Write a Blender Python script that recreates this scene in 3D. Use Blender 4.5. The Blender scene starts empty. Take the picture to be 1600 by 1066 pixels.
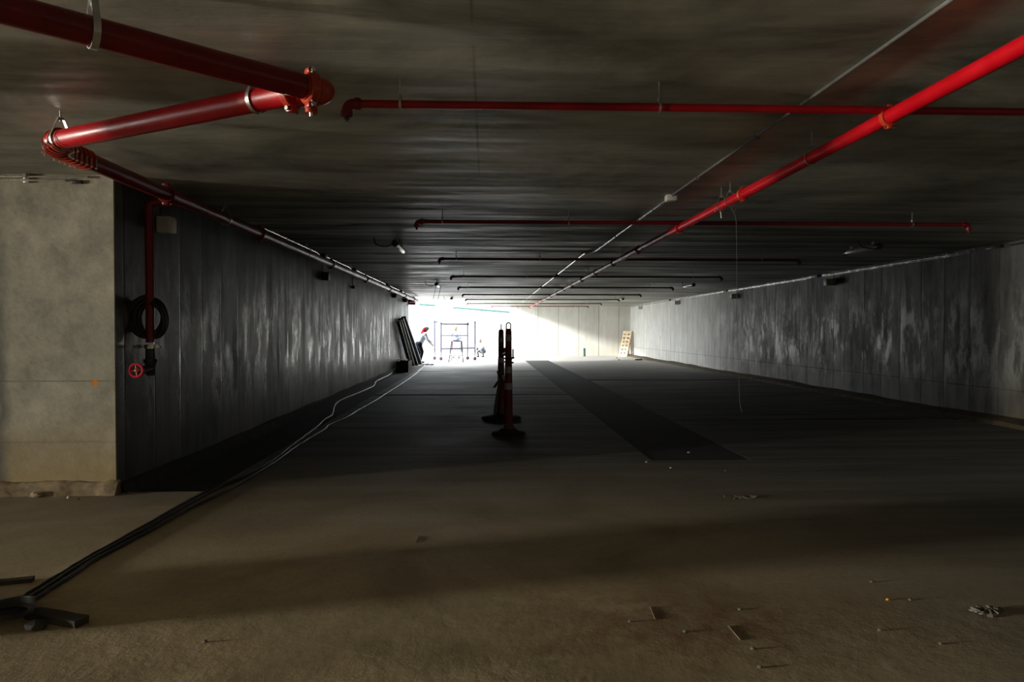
import bpy, bmesh, math, random
from mathutils import Vector, Matrix, Euler
random.seed(7)
R = math.radians
scn = bpy.context.scene
COL = scn.collection

# ------------------------------------------------------------------ camera
CAMZ = 1.4
cam_d = bpy.data.cameras.new('camera'); cam_d.lens = 24; cam_d.sensor_width = 36
cam_d.clip_start = 0.05; cam_d.clip_end = 300
cam = bpy.data.objects.new('camera', cam_d); COL.objects.link(cam)
cam.location = (0, 0, CAMZ)
cam.rotation_euler = (R(90 - 0.913), 0, R(-2.147))
scn.camera = cam
F = 1600 * 24 / 36
CM = Euler(cam.rotation_euler).to_matrix()

# ------------------------------------------------------------------ exposure, sky, sun, daylight
scn.view_settings.view_transform = 'Standard'
scn.view_settings.look = 'None'
scn.view_settings.gamma = 1
scn.view_settings.use_curve_mapping = False
scn.view_settings.exposure = 0.0
scn.cycles.use_denoising = True
scn.cycles.max_bounces = 10
scn.cycles.diffuse_bounces = 6
scn.cycles.sample_clamp_indirect = 6.0
w = bpy.data.worlds.new('world'); scn.world = w; w.use_nodes = True
bg = w.node_tree.nodes['Background']
bg.inputs[0].default_value = (0.90, 0.95, 1.0, 1)
bg.inputs[1].default_value = 19.0

def light(kind, name, loc, rot, energy, color, **kw):
    d = bpy.data.lights.new(name, kind); d.energy = energy; d.color = color
    for k, v in kw.items(): setattr(d, k, v)
    o = bpy.data.objects.new(name, d); COL.objects.link(o); o.location = loc; o.rotation_euler = rot
    return o
sun_dir = Vector((math.cos(R(17)) * math.cos(R(17.5)), math.sin(R(17)) * math.cos(R(17.5)), -math.sin(R(17.5))))
light('SUN', 'sun', (-20, 20, 20), sun_dir.to_track_quat('-Z', 'Y').to_euler(), 12.0, (1.0, 0.98, 0.95), angle=R(6))
# daylight coming in through the doorway far left of the camera
light('AREA', 'doorway_daylight', (-20.45, -0.6, 1.4), (R(90), 0, R(-90)), 680.0, (1.0, 0.93, 0.79), shape='RECTANGLE', size=0.7, size_y=1.9, spread=R(50))
light('AREA', 'added_fill_light', (-20.45, 3.1, 1.4), (R(90), 0, R(-90)), 170.0, (1.0, 0.93, 0.78), shape='RECTANGLE', size=4.6, size_y=1.6)  # unseen broad fill light, added to lift the near bay
# portals: they only tell the renderer where the sky can be seen from
for nm, loc, rot, sx, sy in (('sky_portal', (-3.3, 36, 1.4), (R(90), 0, R(-90)), 16, 2.8), ('sky_portal', (-1.0, 36.3, 2.75), (0, 0, 0), 4.6, 15.6)):
    po = light('AREA', nm, loc, rot, 1.0, (1, 1, 1), shape='RECTANGLE', size=sx, size_y=sy); po.data.cycles.is_portal = True

# ------------------------------------------------------------------ pixel helpers (photograph frame 1600x1066)
def ray(px, py):
    return CM @ Vector(((px - 800) / F, -(py - 533) / F, -1))
def onz(px, py, z=0.0):
    d = ray(px, py); t = (z - CAMZ) / d.z; return Vector((d.x * t, d.y * t, z))
def ony(px, py, y):
    d = ray(px, py); t = y / d.y; return Vector((d.x * t, y, CAMZ + d.z * t))
def onx(px, py, x):
    d = ray(px, py); t = x / d.x; return Vector((x, d.y * t, CAMZ + d.z * t))

# ------------------------------------------------------------------ material helpers
class NT:
    def __init__(s, name):
        s.m = bpy.data.materials.new(name); s.m.use_nodes = True
        s.t = s.m.node_tree; s.b = s.t.nodes['Principled BSDF']
        tc = s.t.nodes.new('ShaderNodeTexCoord'); s.co = tc.outputs['Object']
    def L(s, a, b): s.t.links.new(a, b)
    def set(s, sock, v):
        if hasattr(v, 'links') or isinstance(v, bpy.types.NodeSocket): s.L(v, sock)
        else: sock.default_value = v
    def math(s, op, a, b=0.0, c=None, clamp=False):
        n = s.t.nodes.new('ShaderNodeMath'); n.operation = op; n.use_clamp = clamp
        s.set(n.inputs[0], a); s.set(n.inputs[1], b)
        if c is not None: s.set(n.inputs[2], c)
        return n.outputs[0]
    def scale(s, vec, sc):
        n = s.t.nodes.new('ShaderNodeMapping'); s.L(vec, n.inputs[0]); n.inputs['Scale'].default_value = sc
        return n.outputs[0]
    def noise(s, sc=(1, 1, 1), scale=1.0, detail=5, rough=0.6, w=None, vec=None, dist=0.0):
        n = s.t.nodes.new('ShaderNodeTexNoise')
        if w is not None: n.noise_dimensions = '4D'; s.set(n.inputs['W'], w)
        s.L(s.scale(vec or s.co, sc), n.inputs['Vector'])
        n.inputs['Scale'].default_value = scale; n.inputs['Detail'].default_value = detail; n.inputs['Roughness'].default_value = rough
        n.inputs['Distortion'].default_value = dist
        return n.outputs[0]
    def ramp(s, f, a, b, lo=0.0, hi=1.0):
        n = s.t.nodes.new('ShaderNodeMapRange'); s.L(f, n.inputs[0])
        n.inputs[1].default_value = a; n.inputs[2].default_value = b; n.inputs[3].default_value = lo; n.inputs[4].default_value = hi
        return n.outputs[0]
    def mix(s, f, a, b, mode='MIX'):
        n = s.t.nodes.new('ShaderNodeMix'); n.data_type = 'RGBA'; n.blend_type = mode
        s.set(n.inputs[0], f)
        for i, v in ((6, a), (7, b)):
            if isinstance(v, tuple): n.inputs[i].default_value = (v[0], v[1], v[2], 1)
            else: s.L(v, n.inputs[i])
        return n.outputs[2]
    def xyz(s):
        n = s.t.nodes.new('ShaderNodeSeparateXYZ'); s.L(s.co, n.inputs[0]); return n.outputs
    def white(s, v, off=0.0):
        n = s.t.nodes.new('ShaderNodeTexWhiteNoise'); n.noise_dimensions = '1D'
        s.set(n.inputs['W'], s.math('ADD', v, off)); return n.outputs['Value']
    def seam(s, v, period, width, off=0.0):   # 1 inside a thin line every `period`
        f = s.math('FRACT', s.math('DIVIDE', s.math('ADD', v, off + 1000 * period), period))
        d = s.math('MULTIPLY', s.math('MINIMUM', f, s.math('SUBTRACT', 1.0, f)), period)
        return s.math('SUBTRACT', 1.0, s.math('DIVIDE', d, width, clamp=True), clamp=True)
    def line(s, v, at, width):
        d = s.math('ABSOLUTE', s.math('SUBTRACT', v, at))
        return s.math('SUBTRACT', 1.0, s.math('DIVIDE', d, width, clamp=True), clamp=True)
    def bump(s, h, strength=0.3, dist=0.02, prev=None):
        n = s.t.nodes.new('ShaderNodeBump'); n.inputs['Strength'].default_value = strength
        n.inputs['Distance'].default_value = dist; s.L(h, n.inputs['Height'])
        if prev is not None: s.L(prev, n.inputs['Normal'])
        return n.outputs[0]
    def out(s, col=None, rough=None, normal=None, metal=None, spec=None):
        if col is not None: s.set(s.b.inputs['Base Color'], (col[0], col[1], col[2], 1) if isinstance(col, tuple) else col)
        if rough is not None: s.set(s.b.inputs['Roughness'], rough)
        if normal is not None: s.L(normal, s.b.inputs['Normal'])
        if metal is not None: s.b.inputs['Metallic'].default_value = metal
        if spec is not None: s.b.inputs['Specular IOR Level'].default_value = spec
        return s.m

def simple(name, col, rough=0.6, metal=0.0, var=0.25, nsc=12.0, spec=0.5, coat=0.0):
    n = NT(name)
    f = n.noise(scale=nsc, detail=4)
    dark = tuple(c * (1 - var) for c in col); lite = tuple(min(1, c * (1 + var)) for c in col)
    n.out(n.mix(n.ramp(f, .35, .65), dark, lite), n.ramp(f, .3, .7, max(.03, rough - .08), min(1, rough + .08)), n.bump(f, .08, .004), metal, spec)
    if coat: n.b.inputs['Coat Weight'].default_value = coat; n.b.inputs['Coat Roughness'].default_value = .12
    return n.m

def concrete_wall(name, axis, w, a, b, stain, wet=False, seams_z=(), tone=.35, rbase=.42, spec=.4, pale_from=None, patchy=.2):
    """board-marked wall: vertical boards of width w along `axis` (0 = x, 1 = y)"""
    n = NT(name); X = n.xyz(); u = X[axis]; z = X[2]
    brd = n.math('FLOOR', n.math('DIVIDE', n.math('ADD', u, 50.0), w))
    rnd = n.white(brd); rnd2 = n.white(brd, 31.7)
    sc = (4, .55, .55) if axis == 0 else (.55, 4, .55)
    streak = n.noise(sc, 1.6, 6, .65, w=brd)
    blot = n.noise((1, 1, 1), 1.3, 7, .65)
    fine = n.noise((1, 1, 1), 22, 4, .6)
    f = n.math('ADD', n.math('MULTIPLY', streak, .6), n.math('MULTIPLY', blot, .4))
    c = n.mix(n.ramp(f, .36, .66), a, b)
    c = n.mix(n.math('MULTIPLY', n.ramp(rnd, 0, 1, 0, 1), tone), c, tuple(x * .35 for x in a))
    c = n.mix(n.math('MULTIPLY', n.ramp(fine, .55, .75), .25), c, tuple(x * .5 for x in a))
    base = n.math('MULTIPLY', n.ramp(z, .75, .05), n.ramp(blot, .38, .6))
    c = n.mix(n.math('MULTIPLY', base, .75), c, stain)
    if pale_from: c = n.mix(n.math('MULTIPLY', n.ramp(n.math('ADD', u, n.math('MULTIPLY', blot, 1.5)), pale_from, pale_from + 5), .8), c, n.mix(n.ramp(f, .36, .66), (.50, .49, .45), (.72, .71, .66)))  # cleaner concrete, paled further towards the opening to carry its brightness
    sm = n.seam(u, w, .022, 50.0)
    sm = n.math('MULTIPLY', sm, n.ramp(rnd2, .1, .6, .35, 1))
    for sz in seams_z: sm = n.math('MAXIMUM', sm, n.math('MULTIPLY', n.line(z, sz, .014), .7))
    c = n.mix(n.math('MULTIPLY', sm, .92), c, (.012, .015, .014))
    r = n.ramp(f, .35, .65, rbase + .25, rbase)
    if wet:   # glossy scabs of laitance at mid height, their reflection also put into the colour
        patch = n.noise((1, 1.2, .45), 2.6, 9, .72, w=brd)
        band = n.math('MULTIPLY', n.ramp(z, .35, .8), n.ramp(z, 2.35, 1.5))
        g = n.math('MULTIPLY', n.ramp(patch, .5, .6), band)
        r = n.math('SUBTRACT', r, n.math('MULTIPLY', g, .3))
        c = n.mix(n.math('MULTIPLY', g, patchy), c, (.5, .5, .46))
    h = n.math('ADD', n.math('MULTIPLY', streak, .6), n.math('MULTIPLY', rnd, .5))
    nb = n.bump(n.math('SUBTRACT', h, sm), .28, .012)
    nb = n.bump(fine, .18, .006, nb)
    return n.out(c, r, nb, spec=spec)

# ceiling: shuttering sheets laid across, streaky and slightly sheeny
def mat_ceiling():
    n = NT('ceiling_concrete'); X = n.xyz(); x, y = X[0], X[1]
    st = n.noise((.22, 2.6, 1), 1.1, 7, .66)
    st2 = n.noise((.5, 6, 1), 1.5, 5, .6)
    bl = n.noise((1, 1, 1), .9, 6, .62, dist=.6)
    deep = n.ramp(y, 6.8, 8.2)
    near_t = n.noise((.6, 1.1, 1), 1.1, 9, .7, dist=.8)
    w_st = n.math('ADD', .15, n.math('MULTIPLY', deep, .75))
    f = n.math('ADD', n.math('MULTIPLY', st, w_st), n.math('MULTIPLY', n.math('ADD', n.math('MULTIPLY', bl, .4), n.math('MULTIPLY', near_t, .6)), n.math('SUBTRACT', 1.0, w_st)))
    c = n.mix(n.ramp(f, .36, .64), (.075, .078, .066), (.56, .55, .45))
    c = n.mix(n.math('MULTIPLY', n.ramp(st2, .50, .66), n.math('ADD', .12, n.math('MULTIPLY', deep, .6))), c, (.04, .04, .035))
    row = n.math('FLOOR', n.math('DIVIDE', n.math('ADD', y, 20.0), 1.22))
    c = n.mix(n.math('MULTIPLY', n.white(row), n.math('ADD', .05, n.math('MULTIPLY', deep, .5))), c, (.06, .06, .05))
    s1 = n.seam(y, 1.22, .012, 20.0)
    s1 = n.math('MULTIPLY', s1, n.math('MULTIPLY', n.ramp(y, 6.5, 9.0), .9))
    s2 = n.math('MULTIPLY', n.line(x, -.06, .012), n.math('MULTIPLY', n.ramp(y, 6.0, 5.7), n.ramp(bl, .4, .55)))
    s = n.math('MAXIMUM', s1, n.math('MULTIPLY', s2, .7))
    c = n.mix(n.math('MULTIPLY', s, .85), c, (.012, .012, .012))
    r = n.ramp(st, .38, .62, .72, .30)
    h = n.math('ADD', n.math('MULTIPLY', st, .8), n.math('ADD', n.math('MULTIPLY', n.white(row, 5.0), .5), n.math('MULTIPLY', s1, -.6)))
    nb = n.bump(h, .35, .03)
    nb = n.bump(n.noise((1, 1, 1), 18, 4), .12, .005, nb)
    return n.out(c, r, nb)

def mat_floor():
    n = NT('dusty_floor_concrete'); X = n.xyz(); x, y = X[0], X[1]
    bl = n.noise((1, 1, 1), .8, 7, .62, dist=.5)
    lat = n.noise((.25, 2.2, 1), 1.4, 6, .6)
    fine = n.noise((1, 1, 1), 30, 5, .65)
    lump = n.noise((1, 1, 1), 9, 6, .7)
    grey = n.mix(n.ramp(lat, .35, .65), (.075, .075, .072), (.19, .19, .18))
    soil = n.mix(n.ramp(bl, .36, .62), (.25, .19, .10), (.48, .385, .23))
    near = n.math('MULTIPLY', n.ramp(n.math('ADD', y, n.math('MULTIPLY', bl, 3.0)), 9.5, 5.5), n.ramp(n.math('ADD', x, n.math('MULTIPLY', bl, 2.0)), 4.6, 1.8, .25, 1))
    c = n.mix(near, grey, soil)
    # reddish tread of clay, lower right of the foreground
    dx = n.math('SUBTRACT', x, .95); dy = n.math('SUBTRACT', y, 3.25)
    d = n.math('SQRT', n.math('ADD', n.math('MULTIPLY', dx, dx), n.math('MULTIPLY', n.math('MULTIPLY', dy, dy), 5.0)))
    red = n.math('MULTIPLY', n.ramp(d, 1.3, .3), n.ramp(lump, .38, .6))
    c = n.mix(n.math('MULTIPLY', red, .7), c, (.19, .085, .032))
    c = n.mix(n.math('MULTIPLY', n.ramp(fine, .5, .75), .35), c, (.07, .06, .045))
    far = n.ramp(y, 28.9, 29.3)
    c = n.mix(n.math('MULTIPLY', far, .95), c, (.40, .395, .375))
    c = n.mix(n.math('MULTIPLY', n.ramp(y, 20, 28), .8), c, (.36, .35, .32))  # floor paled towards the opening, its daylight put into the colour
    # hairline construction joint and scratches
    s = n.math('MULTIPLY', n.line(n.math('ADD', y, n.math('MULTIPLY', x, .5)), 2.68, .007), n.math('MULTIPLY', n.ramp(y, 3.2, 3.1), n.ramp(x, .0, -.1)))
    s = n.math('MAXIMUM', s, n.math('MULTIPLY', n.line(n.math('ADD', y, n.math('MULTIPLY', x, -1.35)), 2.05, .006), n.math('MULTIPLY', n.ramp(y, 5.2, 5.0), n.ramp(lump, .45, .6))))
    c = n.mix(n.math('MULTIPLY', s, .5), c, (.42, .36, .24))
    r = n.ramp(bl, .3, .7, .88, .68)
    rough_patch = n.math('MULTIPLY', n.math('MULTIPLY', n.ramp(n.noise((1, 1, 1), .7, 3), .40, .55), n.ramp(y, 3.5, 3.1)), .9)
    h = n.math('MULTIPLY', lump, n.math('ADD', .35, rough_patch))
    nb = n.bump(h, .4, .012); nb = n.bump(fine, .2, .004, nb)
    return n.out(c, r, nb)

M = {}
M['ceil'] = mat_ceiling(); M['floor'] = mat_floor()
M['trench'] = simple('trench_dirt', (.026, .025, .022), .95, var=.5, nsc=7)
M['kerb'] = simple('kerb_dirt', (.085, .065, .035), .95, var=.45, nsc=6)
M['wall_l'] = concrete_wall('wall_boards_left', 1, .55, (.035, .035, .035), (.115, .115, .11), (.08, .075, .055), wet=True, tone=.8, spec=.33, rbase=.36, seams_z=())
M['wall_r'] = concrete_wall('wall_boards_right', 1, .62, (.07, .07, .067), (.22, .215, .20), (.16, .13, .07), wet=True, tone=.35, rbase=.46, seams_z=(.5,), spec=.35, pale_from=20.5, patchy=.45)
M['wall_far'] = concrete_wall('wall_boards_far', 0, 1.1, (.50, .49, .44), (.66, .64, .58), (.45, .42, .32), tone=.12, rbase=.7)
M['outer'] = simple('outdoor_wall_concrete', (.17, .168, .16), .9, var=.08, nsc=2)
def mat_front():
    n = NT('smooth_pier_concrete'); X = n.xyz(); x, z = X[0], X[2]
    bl = n.noise((1, 1, 1), 3.0, 10, .72); fine = n.noise((1, 1, 1), 25, 5, .6); big = n.noise((1, 1, 1), .8, 4)
    c = n.mix(n.ramp(bl, .34, .66), (.26, .25, .20), (.56, .53, .42))
    c = n.mix(n.math('MULTIPLY', n.ramp(big, .45, .65), .35), c, (.28, .285, .24))
    och = n.math('MULTIPLY', n.ramp(n.math('ADD', z, n.math('MULTIPLY', bl, .5)), 1.0, .42), .75)
    c = n.mix(och, c, (.40, .29, .12))
    wob = n.math('ADD', x, n.math('MULTIPLY', n.math('SUBTRACT', n.noise((1, 1, 1), 5, 5), .5), .14))
    dk = n.math('MULTIPLY', n.line(wob, -4.13, .10), n.ramp(z, 2.6, 1.5, .25, .9))
    c = n.mix(dk, c, (.12, .125, .11))
    jt = n.math('MULTIPLY', n.line(z, .965, .009), n.ramp(bl, .35, .5))
    jt = n.math('MAXIMUM', jt, n.math('MULTIPLY', n.line(n.math('ADD', z, n.math('MULTIPLY', bl, .03)), .46, .016), .4))
    c = n.mix(n.math('MULTIPLY', jt, .7), c, (.12, .07, .045))
    c = n.mix(n.math('MULTIPLY', n.ramp(fine, .62, .75), .4), c, (.12, .11, .08))
    dx = n.math('SUBTRACT', n.math('ADD', x, n.math('MULTIPLY', fine, .03)), -3.325); dz = n.math('SUBTRACT', n.math('ADD', z, n.math('MULTIPLY', bl, .03)), .965)
    d = n.math('SQRT', n.math('ADD', n.math('MULTIPLY', dx, dx), n.math('MULTIPLY', dz, dz)))
    c = n.mix(n.math('MULTIPLY', n.ramp(d, .034, .022), .95), c, (.75, .27, .01))
    return n.out(c, .82, n.bump(n.math('ADD', fine, n.math('MULTIPLY', bl, 2.0)), .25, .01))
M['pier'] = mat_front()
M['red'] = simple('red_pipe_paint', (.38, .001, .006), .40, var=.12, nsc=5, coat=.0, spec=.4)
M['shadered'] = simple('shaded_red_pipe_paint', (.15, .002, .007), .34, var=.15, nsc=5, spec=.4)  # darker copy of the red, shade on these pipes put into the colour
M['midred'] = simple('half_shaded_red_paint', (.26, .002, .006), .34, var=.15, nsc=5, spec=.4)  # half-dark copy of the red for the nearest branch, shade in the colour
M['orange'] = simple('orange_red_fitting', (.36, .028, .008), .36, var=.2, nsc=30)
M['chrome'] = simple('zinc_steel', (.62, .62, .60), .28, 1.0, var=.1, nsc=20)
M['galv'] = simple('galvanised_steel', (.50, .50, .49), .38, .9, var=.15, nsc=15)
M['conduit'] = simple('zinc_conduit', (.72, .72, .70), .24, .9, var=.1, nsc=6, spec=.6)
M['gloss'] = simple('glossy_diffuser', (.6, .6, .58), .18, var=.04, spec=.8)
M['darkgrey'] = simple('dark_grey_conduit', (.12, .12, .115), .4, var=.1)
M['boxgrey'] = simple('light_grey_plastic', (.62, .62, .60), .45, var=.06)
M['black'] = simple('black_rubber', (.018, .018, .018), .55, var=.3)
M['darkplastic'] = simple('dark_plastic', (.03, .03, .032), .4, var=.2)
M['cable'] = simple('black_cable_sheath', (.030, .030, .030), .42, var=.2)
M['hubred'] = simple('dark_red_hub', (.10, .004, .010), .6, var=.1)
M['wheelred'] = simple('crimson_wheel_paint', (.62, .012, .05), .4, var=.1)
M['brass'] = simple('brass', (.7, .5, .2), .35, .9, var=.1)
M['post'] = simple('orange_red_plastic', (.15, .018, .016), .5, var=.3, nsc=8)
M['band'] = simple('reflective_white_band', (.38, .36, .37), .35, var=.12, nsc=20)
M['base'] = simple('recycled_rubber', (.03, .028, .026), .85, var=.4)
M['tape'] = simple('dull_olive_tape', (.10, .095, .03), .6, var=.3)
M['timber'] = simple('pallet_timber', (.62, .50, .33), .8, var=.15, nsc=9)
M['darkwood'] = simple('dark_weathered_timber', (.05, .042, .034), .85, var=.35, nsc=10)
M['panel'] = simple('dark_blue_grey_metal', (.045, .06, .075), .35, .3, var=.2)
M['panel_lt'] = simple('pale_edge_strip', (.45, .44, .38), .5, var=.3, nsc=10)
M['alu'] = simple('scaffold_aluminium', (.05, .045, .07), .6, .3, var=.15)
M['teal'] = simple('teal_plastic_pipe', (.006, .045, .037), .6, var=.1)
M['stone'] = simple('rubble', (.12, .11, .085), .9, var=.35)
M['skin'] = simple('skin', (.22, .13, .09), .7, var=.08)
M['shirt'] = simple('white_work_shirt', (.42, .43, .48), .9, spec=.08, var=.06)
M['trousers'] = simple('black_trousers', (.006, .007, .013), .9, spec=.08, var=.2)
M['boot'] = simple('boot_leather', (.05, .04, .03), .7, var=.2)
M['redcloth'] = simple('red_cloth', (.30, .006, .02), .9, spec=.08, var=.1)
M['helmet'] = simple('pale_helmet', (.20, .20, .19), .5, var=.05)
M['yellow'] = simple('yellow_plastic', (.26, .17, .06), .6, var=.1)
M['bluecloth'] = simple('pale_blue_cloth', (.15, .165, .24), .9, spec=.08, var=.1)
M['greycloth'] = simple('grey_cloth', (.10, .105, .12), .9, spec=.08, var=.1)
M['paper'] = simple('white_paper', (.75, .75, .72), .9, var=.06)
M['brick'] = simple('brown_board', (.12, .09, .06), .8, var=.2)
M['orangebit'] = simple('orange_plastic_scrap', (.85, .32, .01), .5, var=.1)

# ------------------------------------------------------------------ mesh helpers
def frame(t):
    t = t.normalized(); up = Vector((0, 0, 1)) if abs(t.z) < .95 else Vector((0, 1, 0))
    a = t.cross(up).normalized(); return a, a.cross(t).normalized()
def ring(bm, c, a, b, r, n, rb=None):
    rb = r if rb is None else rb
    return [bm.verts.new(c + a * math.cos(2 * math.pi * i / n) * r + b * math.sin(2 * math.pi * i / n) * rb) for i in range(n)]
def skin_rings(bm, rs, cap=True):
    n = len(rs[0])
    for p, q in zip(rs, rs[1:]):
        for i in range(n):
            bm.faces.new((p[i], p[(i + 1) % n], q[(i + 1) % n], q[i]))
    if cap: bm.faces.new(rs[0]); bm.faces.new(rs[-1][::-1])
def tube(bm, pts, r, n=16, cap=True):
    pts = [Vector(p) for p in pts]; rs = []
    rr = r if isinstance(r, (list, tuple)) else [r] * len(pts)
    a = None
    for i, p in enumerate(pts):
        t = (pts[min(i + 1, len(pts) - 1)] - pts[max(i - 1, 0)])
        if a is None: a, b = frame(t)
        else:
            t = t.normalized(); a = (a - t * a.dot(t)).normalized(); b = a.cross(t)
        rs.append(ring(bm, p, a, b, rr[i], n))
    skin_rings(bm, rs, cap)
def lathe(bm, c, axis, prof, n=24):
    axis = Vector(axis).normalized(); a, b = frame(axis)
    skin_rings(bm, [ring(bm, Vector(c) + axis * h, a, b, max(r, .0003), n) for h, r in prof])
def box(bm, c, s, rot=None, bev=0.0):
    m = Matrix.Translation(Vector(c)) @ (rot.to_4x4() if rot is not None else Matrix()) @ Matrix.Diagonal((*s, 1))
    g = bmesh.ops.create_cube(bm, size=1, matrix=m)
    if bev > 0:
        es = list({e for v in g['verts'] for e in v.link_edges})
        bmesh.ops.bevel(bm, geom=es, offset=bev, segments=2, affect='EDGES', profile=.5)
def bar(bm, p, q, w, h):
    p, q = Vector(p), Vector(q); t = q - p; a, b = frame(t)
    rot = Matrix((a, t.normalized(), b)).transposed()
    box(bm, (p + q) / 2, (w, t.length, h), rot)
def torus(bm, c, axis, Rr, r, n=32, k=10, sq=1.0):
    axis = Vector(axis).normalized(); a, b = frame(axis); rs = []
    for i in range(n):
        t = 2 * math.pi * i / n; d = a * math.cos(t) * sq + b * math.sin(t)
        dn = (a * math.cos(t) + b * math.sin(t)).normalized()
        rs.append([bm.verts.new(Vector(c) + d * Rr + dn * r * math.cos(2 * math.pi * j / k) + axis * r * math.sin(2 * math.pi * j / k)) for j in range(k)])
    for i in range(n):
        p, q = rs[i], rs[(i + 1) % n]
        for j in range(k): bm.faces.new((p[j], p[(j + 1) % k], q[(j + 1) % k], q[j]))
def spline(pts, sub=8):
    P = [Vector(p) for p in pts]; out = []
    for i in range(len(P) - 1):
        p0, p1, p2, p3 = P[max(i - 1, 0)], P[i], P[i + 1], P[min(i + 2, len(P) - 1)]
        for k in range(sub):
            t = k / sub
            out.append(.5 * ((2 * p1) + (p2 - p0) * t + (2 * p0 - 5 * p1 + 4 * p2 - p3) * t * t + (3 * p1 - p0 - 3 * p2 + p3) * t ** 3))
    out.append(P[-1]); return out
def arc_path(p, corner, q, rad, n=8):
    """polyline p -> corner -> q with the corner rounded"""
    p, c, q = Vector(p), Vector(corner), Vector(q)
    a = c + (p - c).normalized() * rad; b = c + (q - c).normalized() * rad
    return [((1 - t) ** 2) * a + 2 * t * (1 - t) * c + t * t * b for t in [i / n for i in range(n + 1)]]

def make(name, bm, mat, parent=None, smooth=True, origin=None):
    """links ONE mesh object; geometry was given in world space, origin moves to the thing's base"""
    bmesh.ops.recalc_face_normals(bm, faces=bm.faces[:])
    if origin is None:
        if parent is not None: origin = Vector(parent['_o']) if '_o' in parent else Vector((0, 0, 0))
        elif bm.verts:
            lo = [min(v.co[i] for v in bm.verts) for i in range(3)]; hi = [max(v.co[i] for v in bm.verts) for i in range(3)]
            origin = Vector(((lo[0] + hi[0]) / 2, (lo[1] + hi[1]) / 2, lo[2]))
    origin = Vector(origin)
    bmesh.ops.translate(bm, verts=bm.verts[:], vec=-origin)
    me = bpy.data.meshes.new(name); bm.to_mesh(me); bm.free()
    if smooth:
        me.polygons.foreach_set('use_smooth', [True] * len(me.polygons))
        try: me.set_sharp_from_angle(angle=R(35))
        except Exception: pass
    for m_ in (mat if isinstance(mat, (list, tuple)) else [mat]): me.materials.append(m_)
    o = bpy.data.objects.new(name, me); COL.objects.link(o)
    if parent is not None: o.parent = parent; o['_o'] = tuple(origin)
    else: o.location = origin
    o['_o'] = tuple(origin)
    return o
def child(name, bm, mat, parent, label=None, smooth=True):
    o = make(name, bm, mat, parent, smooth, origin=Vector(parent['_o']))
    if label: o['label'] = label
    return o
def tag(o, label, cat, group=None, kind=None):
    if label: o['label'] = label
    if cat: o['category'] = cat
    if group: o['group'] = group
    if kind: o['kind'] = kind
    return o
def thing(name, loc, label, cat, group=None):
    o = bpy.data.objects.new(name, None); COL.objects.link(o); o.location = loc; o.empty_display_size = .1
    o['_o'] = tuple(loc); return tag(o, label, cat, group)
def structure(name, bm, mat, smooth=False):
    o = make(name, bm, mat, None, smooth, origin=(0, 0, 0)); o['kind'] = 'structure'; return o
B = bmesh.new
def dup(root, off, label=None, group=None):
    r = root.copy(); COL.objects.link(r); r.location = root.location + Vector(off)
    r['_o'] = tuple(r.location)
    if label: r['label'] = label
    if group: r['group'] = group
    for ch in list(root.children):
        c = ch.copy(); COL.objects.link(c); c.parent = r
        for g in list(ch.children):
            d = g.copy(); COL.objects.link(d); d.parent = c
    return r

# ------------------------------------------------------------------ the setting
CZ = 2.72                      # ceiling underside
XL, XR = -3.17, 7.82           # faces of the left and right walls
YP, YE, YF = 5.95, 28.0, 36.9  # pier face, end of left wall, far wall

def floor_mesh():
    xs = [-30, XL, -2.42, 1.77, 2.85, 7.45, 13]; ys = [-8, 6.0, 7.25, 10.4, 10.6, 14.7, 14.9, 18.9, 19.1, 23.2, 23.4, 31.5, 60]
    def lvl(i, j):
        x = (xs[i] + xs[i + 1]) / 2; y = (ys[j] + ys[j + 1]) / 2
        if XL < x < -2.42 and 6.0 < y < 31.5: return -.05
        if 1.77 < x < 2.85 and 7.25 < y < 31.5: return -.006
        if -2.42 < x < 1.77 and (14.7 < y < 14.9 or 23.2 < y < 23.4): return -.03
        if 2.85 < x < 7.45 and (10.4 < y < 10.6 or 18.9 < y < 19.1): return -.03
        return 0
    bm = B(); nx, ny = len(xs) - 1, len(ys) - 1
    for i in range(nx):
        for j in range(ny):
            z = lvl(i, j)
            f = bm.faces.new([bm.verts.new(v) for v in ((xs[i], ys[j], z), (xs[i + 1], ys[j], z), (xs[i + 1], ys[j + 1], z), (xs[i], ys[j + 1], z))])
            f.material_index = 0 if z == 0 else 1
            if i + 1 < nx and lvl(i + 1, j) != z:
                z2 = lvl(i + 1, j); rf = bm.faces.new([bm.verts.new(v) for v in ((xs[i + 1], ys[j], z), (xs[i + 1], ys[j + 1], z), (xs[i + 1], ys[j + 1], z2), (xs[i + 1], ys[j], z2))]); rf.material_index = 1
            if j + 1 < ny and lvl(i, j + 1) != z:
                z2 = lvl(i, j + 1); bm.faces.new([bm.verts.new(v) for v in ((xs[i], ys[j + 1], z), (xs[i + 1], ys[j + 1], z), (xs[i + 1], ys[j + 1], z2), (xs[i], ys[j + 1], z2))])
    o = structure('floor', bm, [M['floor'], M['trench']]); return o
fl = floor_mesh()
bm = B(); box(bm, (-9.5, -8.5, -.3), (.1, .1, .1)); bm.free()

def slab(name, x0, x1, y0, y1, z0, z1, mat):
    bm = B(); box(bm, ((x0 + x1) / 2, (y0 + y1) / 2, (z0 + z1) / 2), (x1 - x0, y1 - y0, z1 - z0)); return structure(name, bm, mat)
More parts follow.
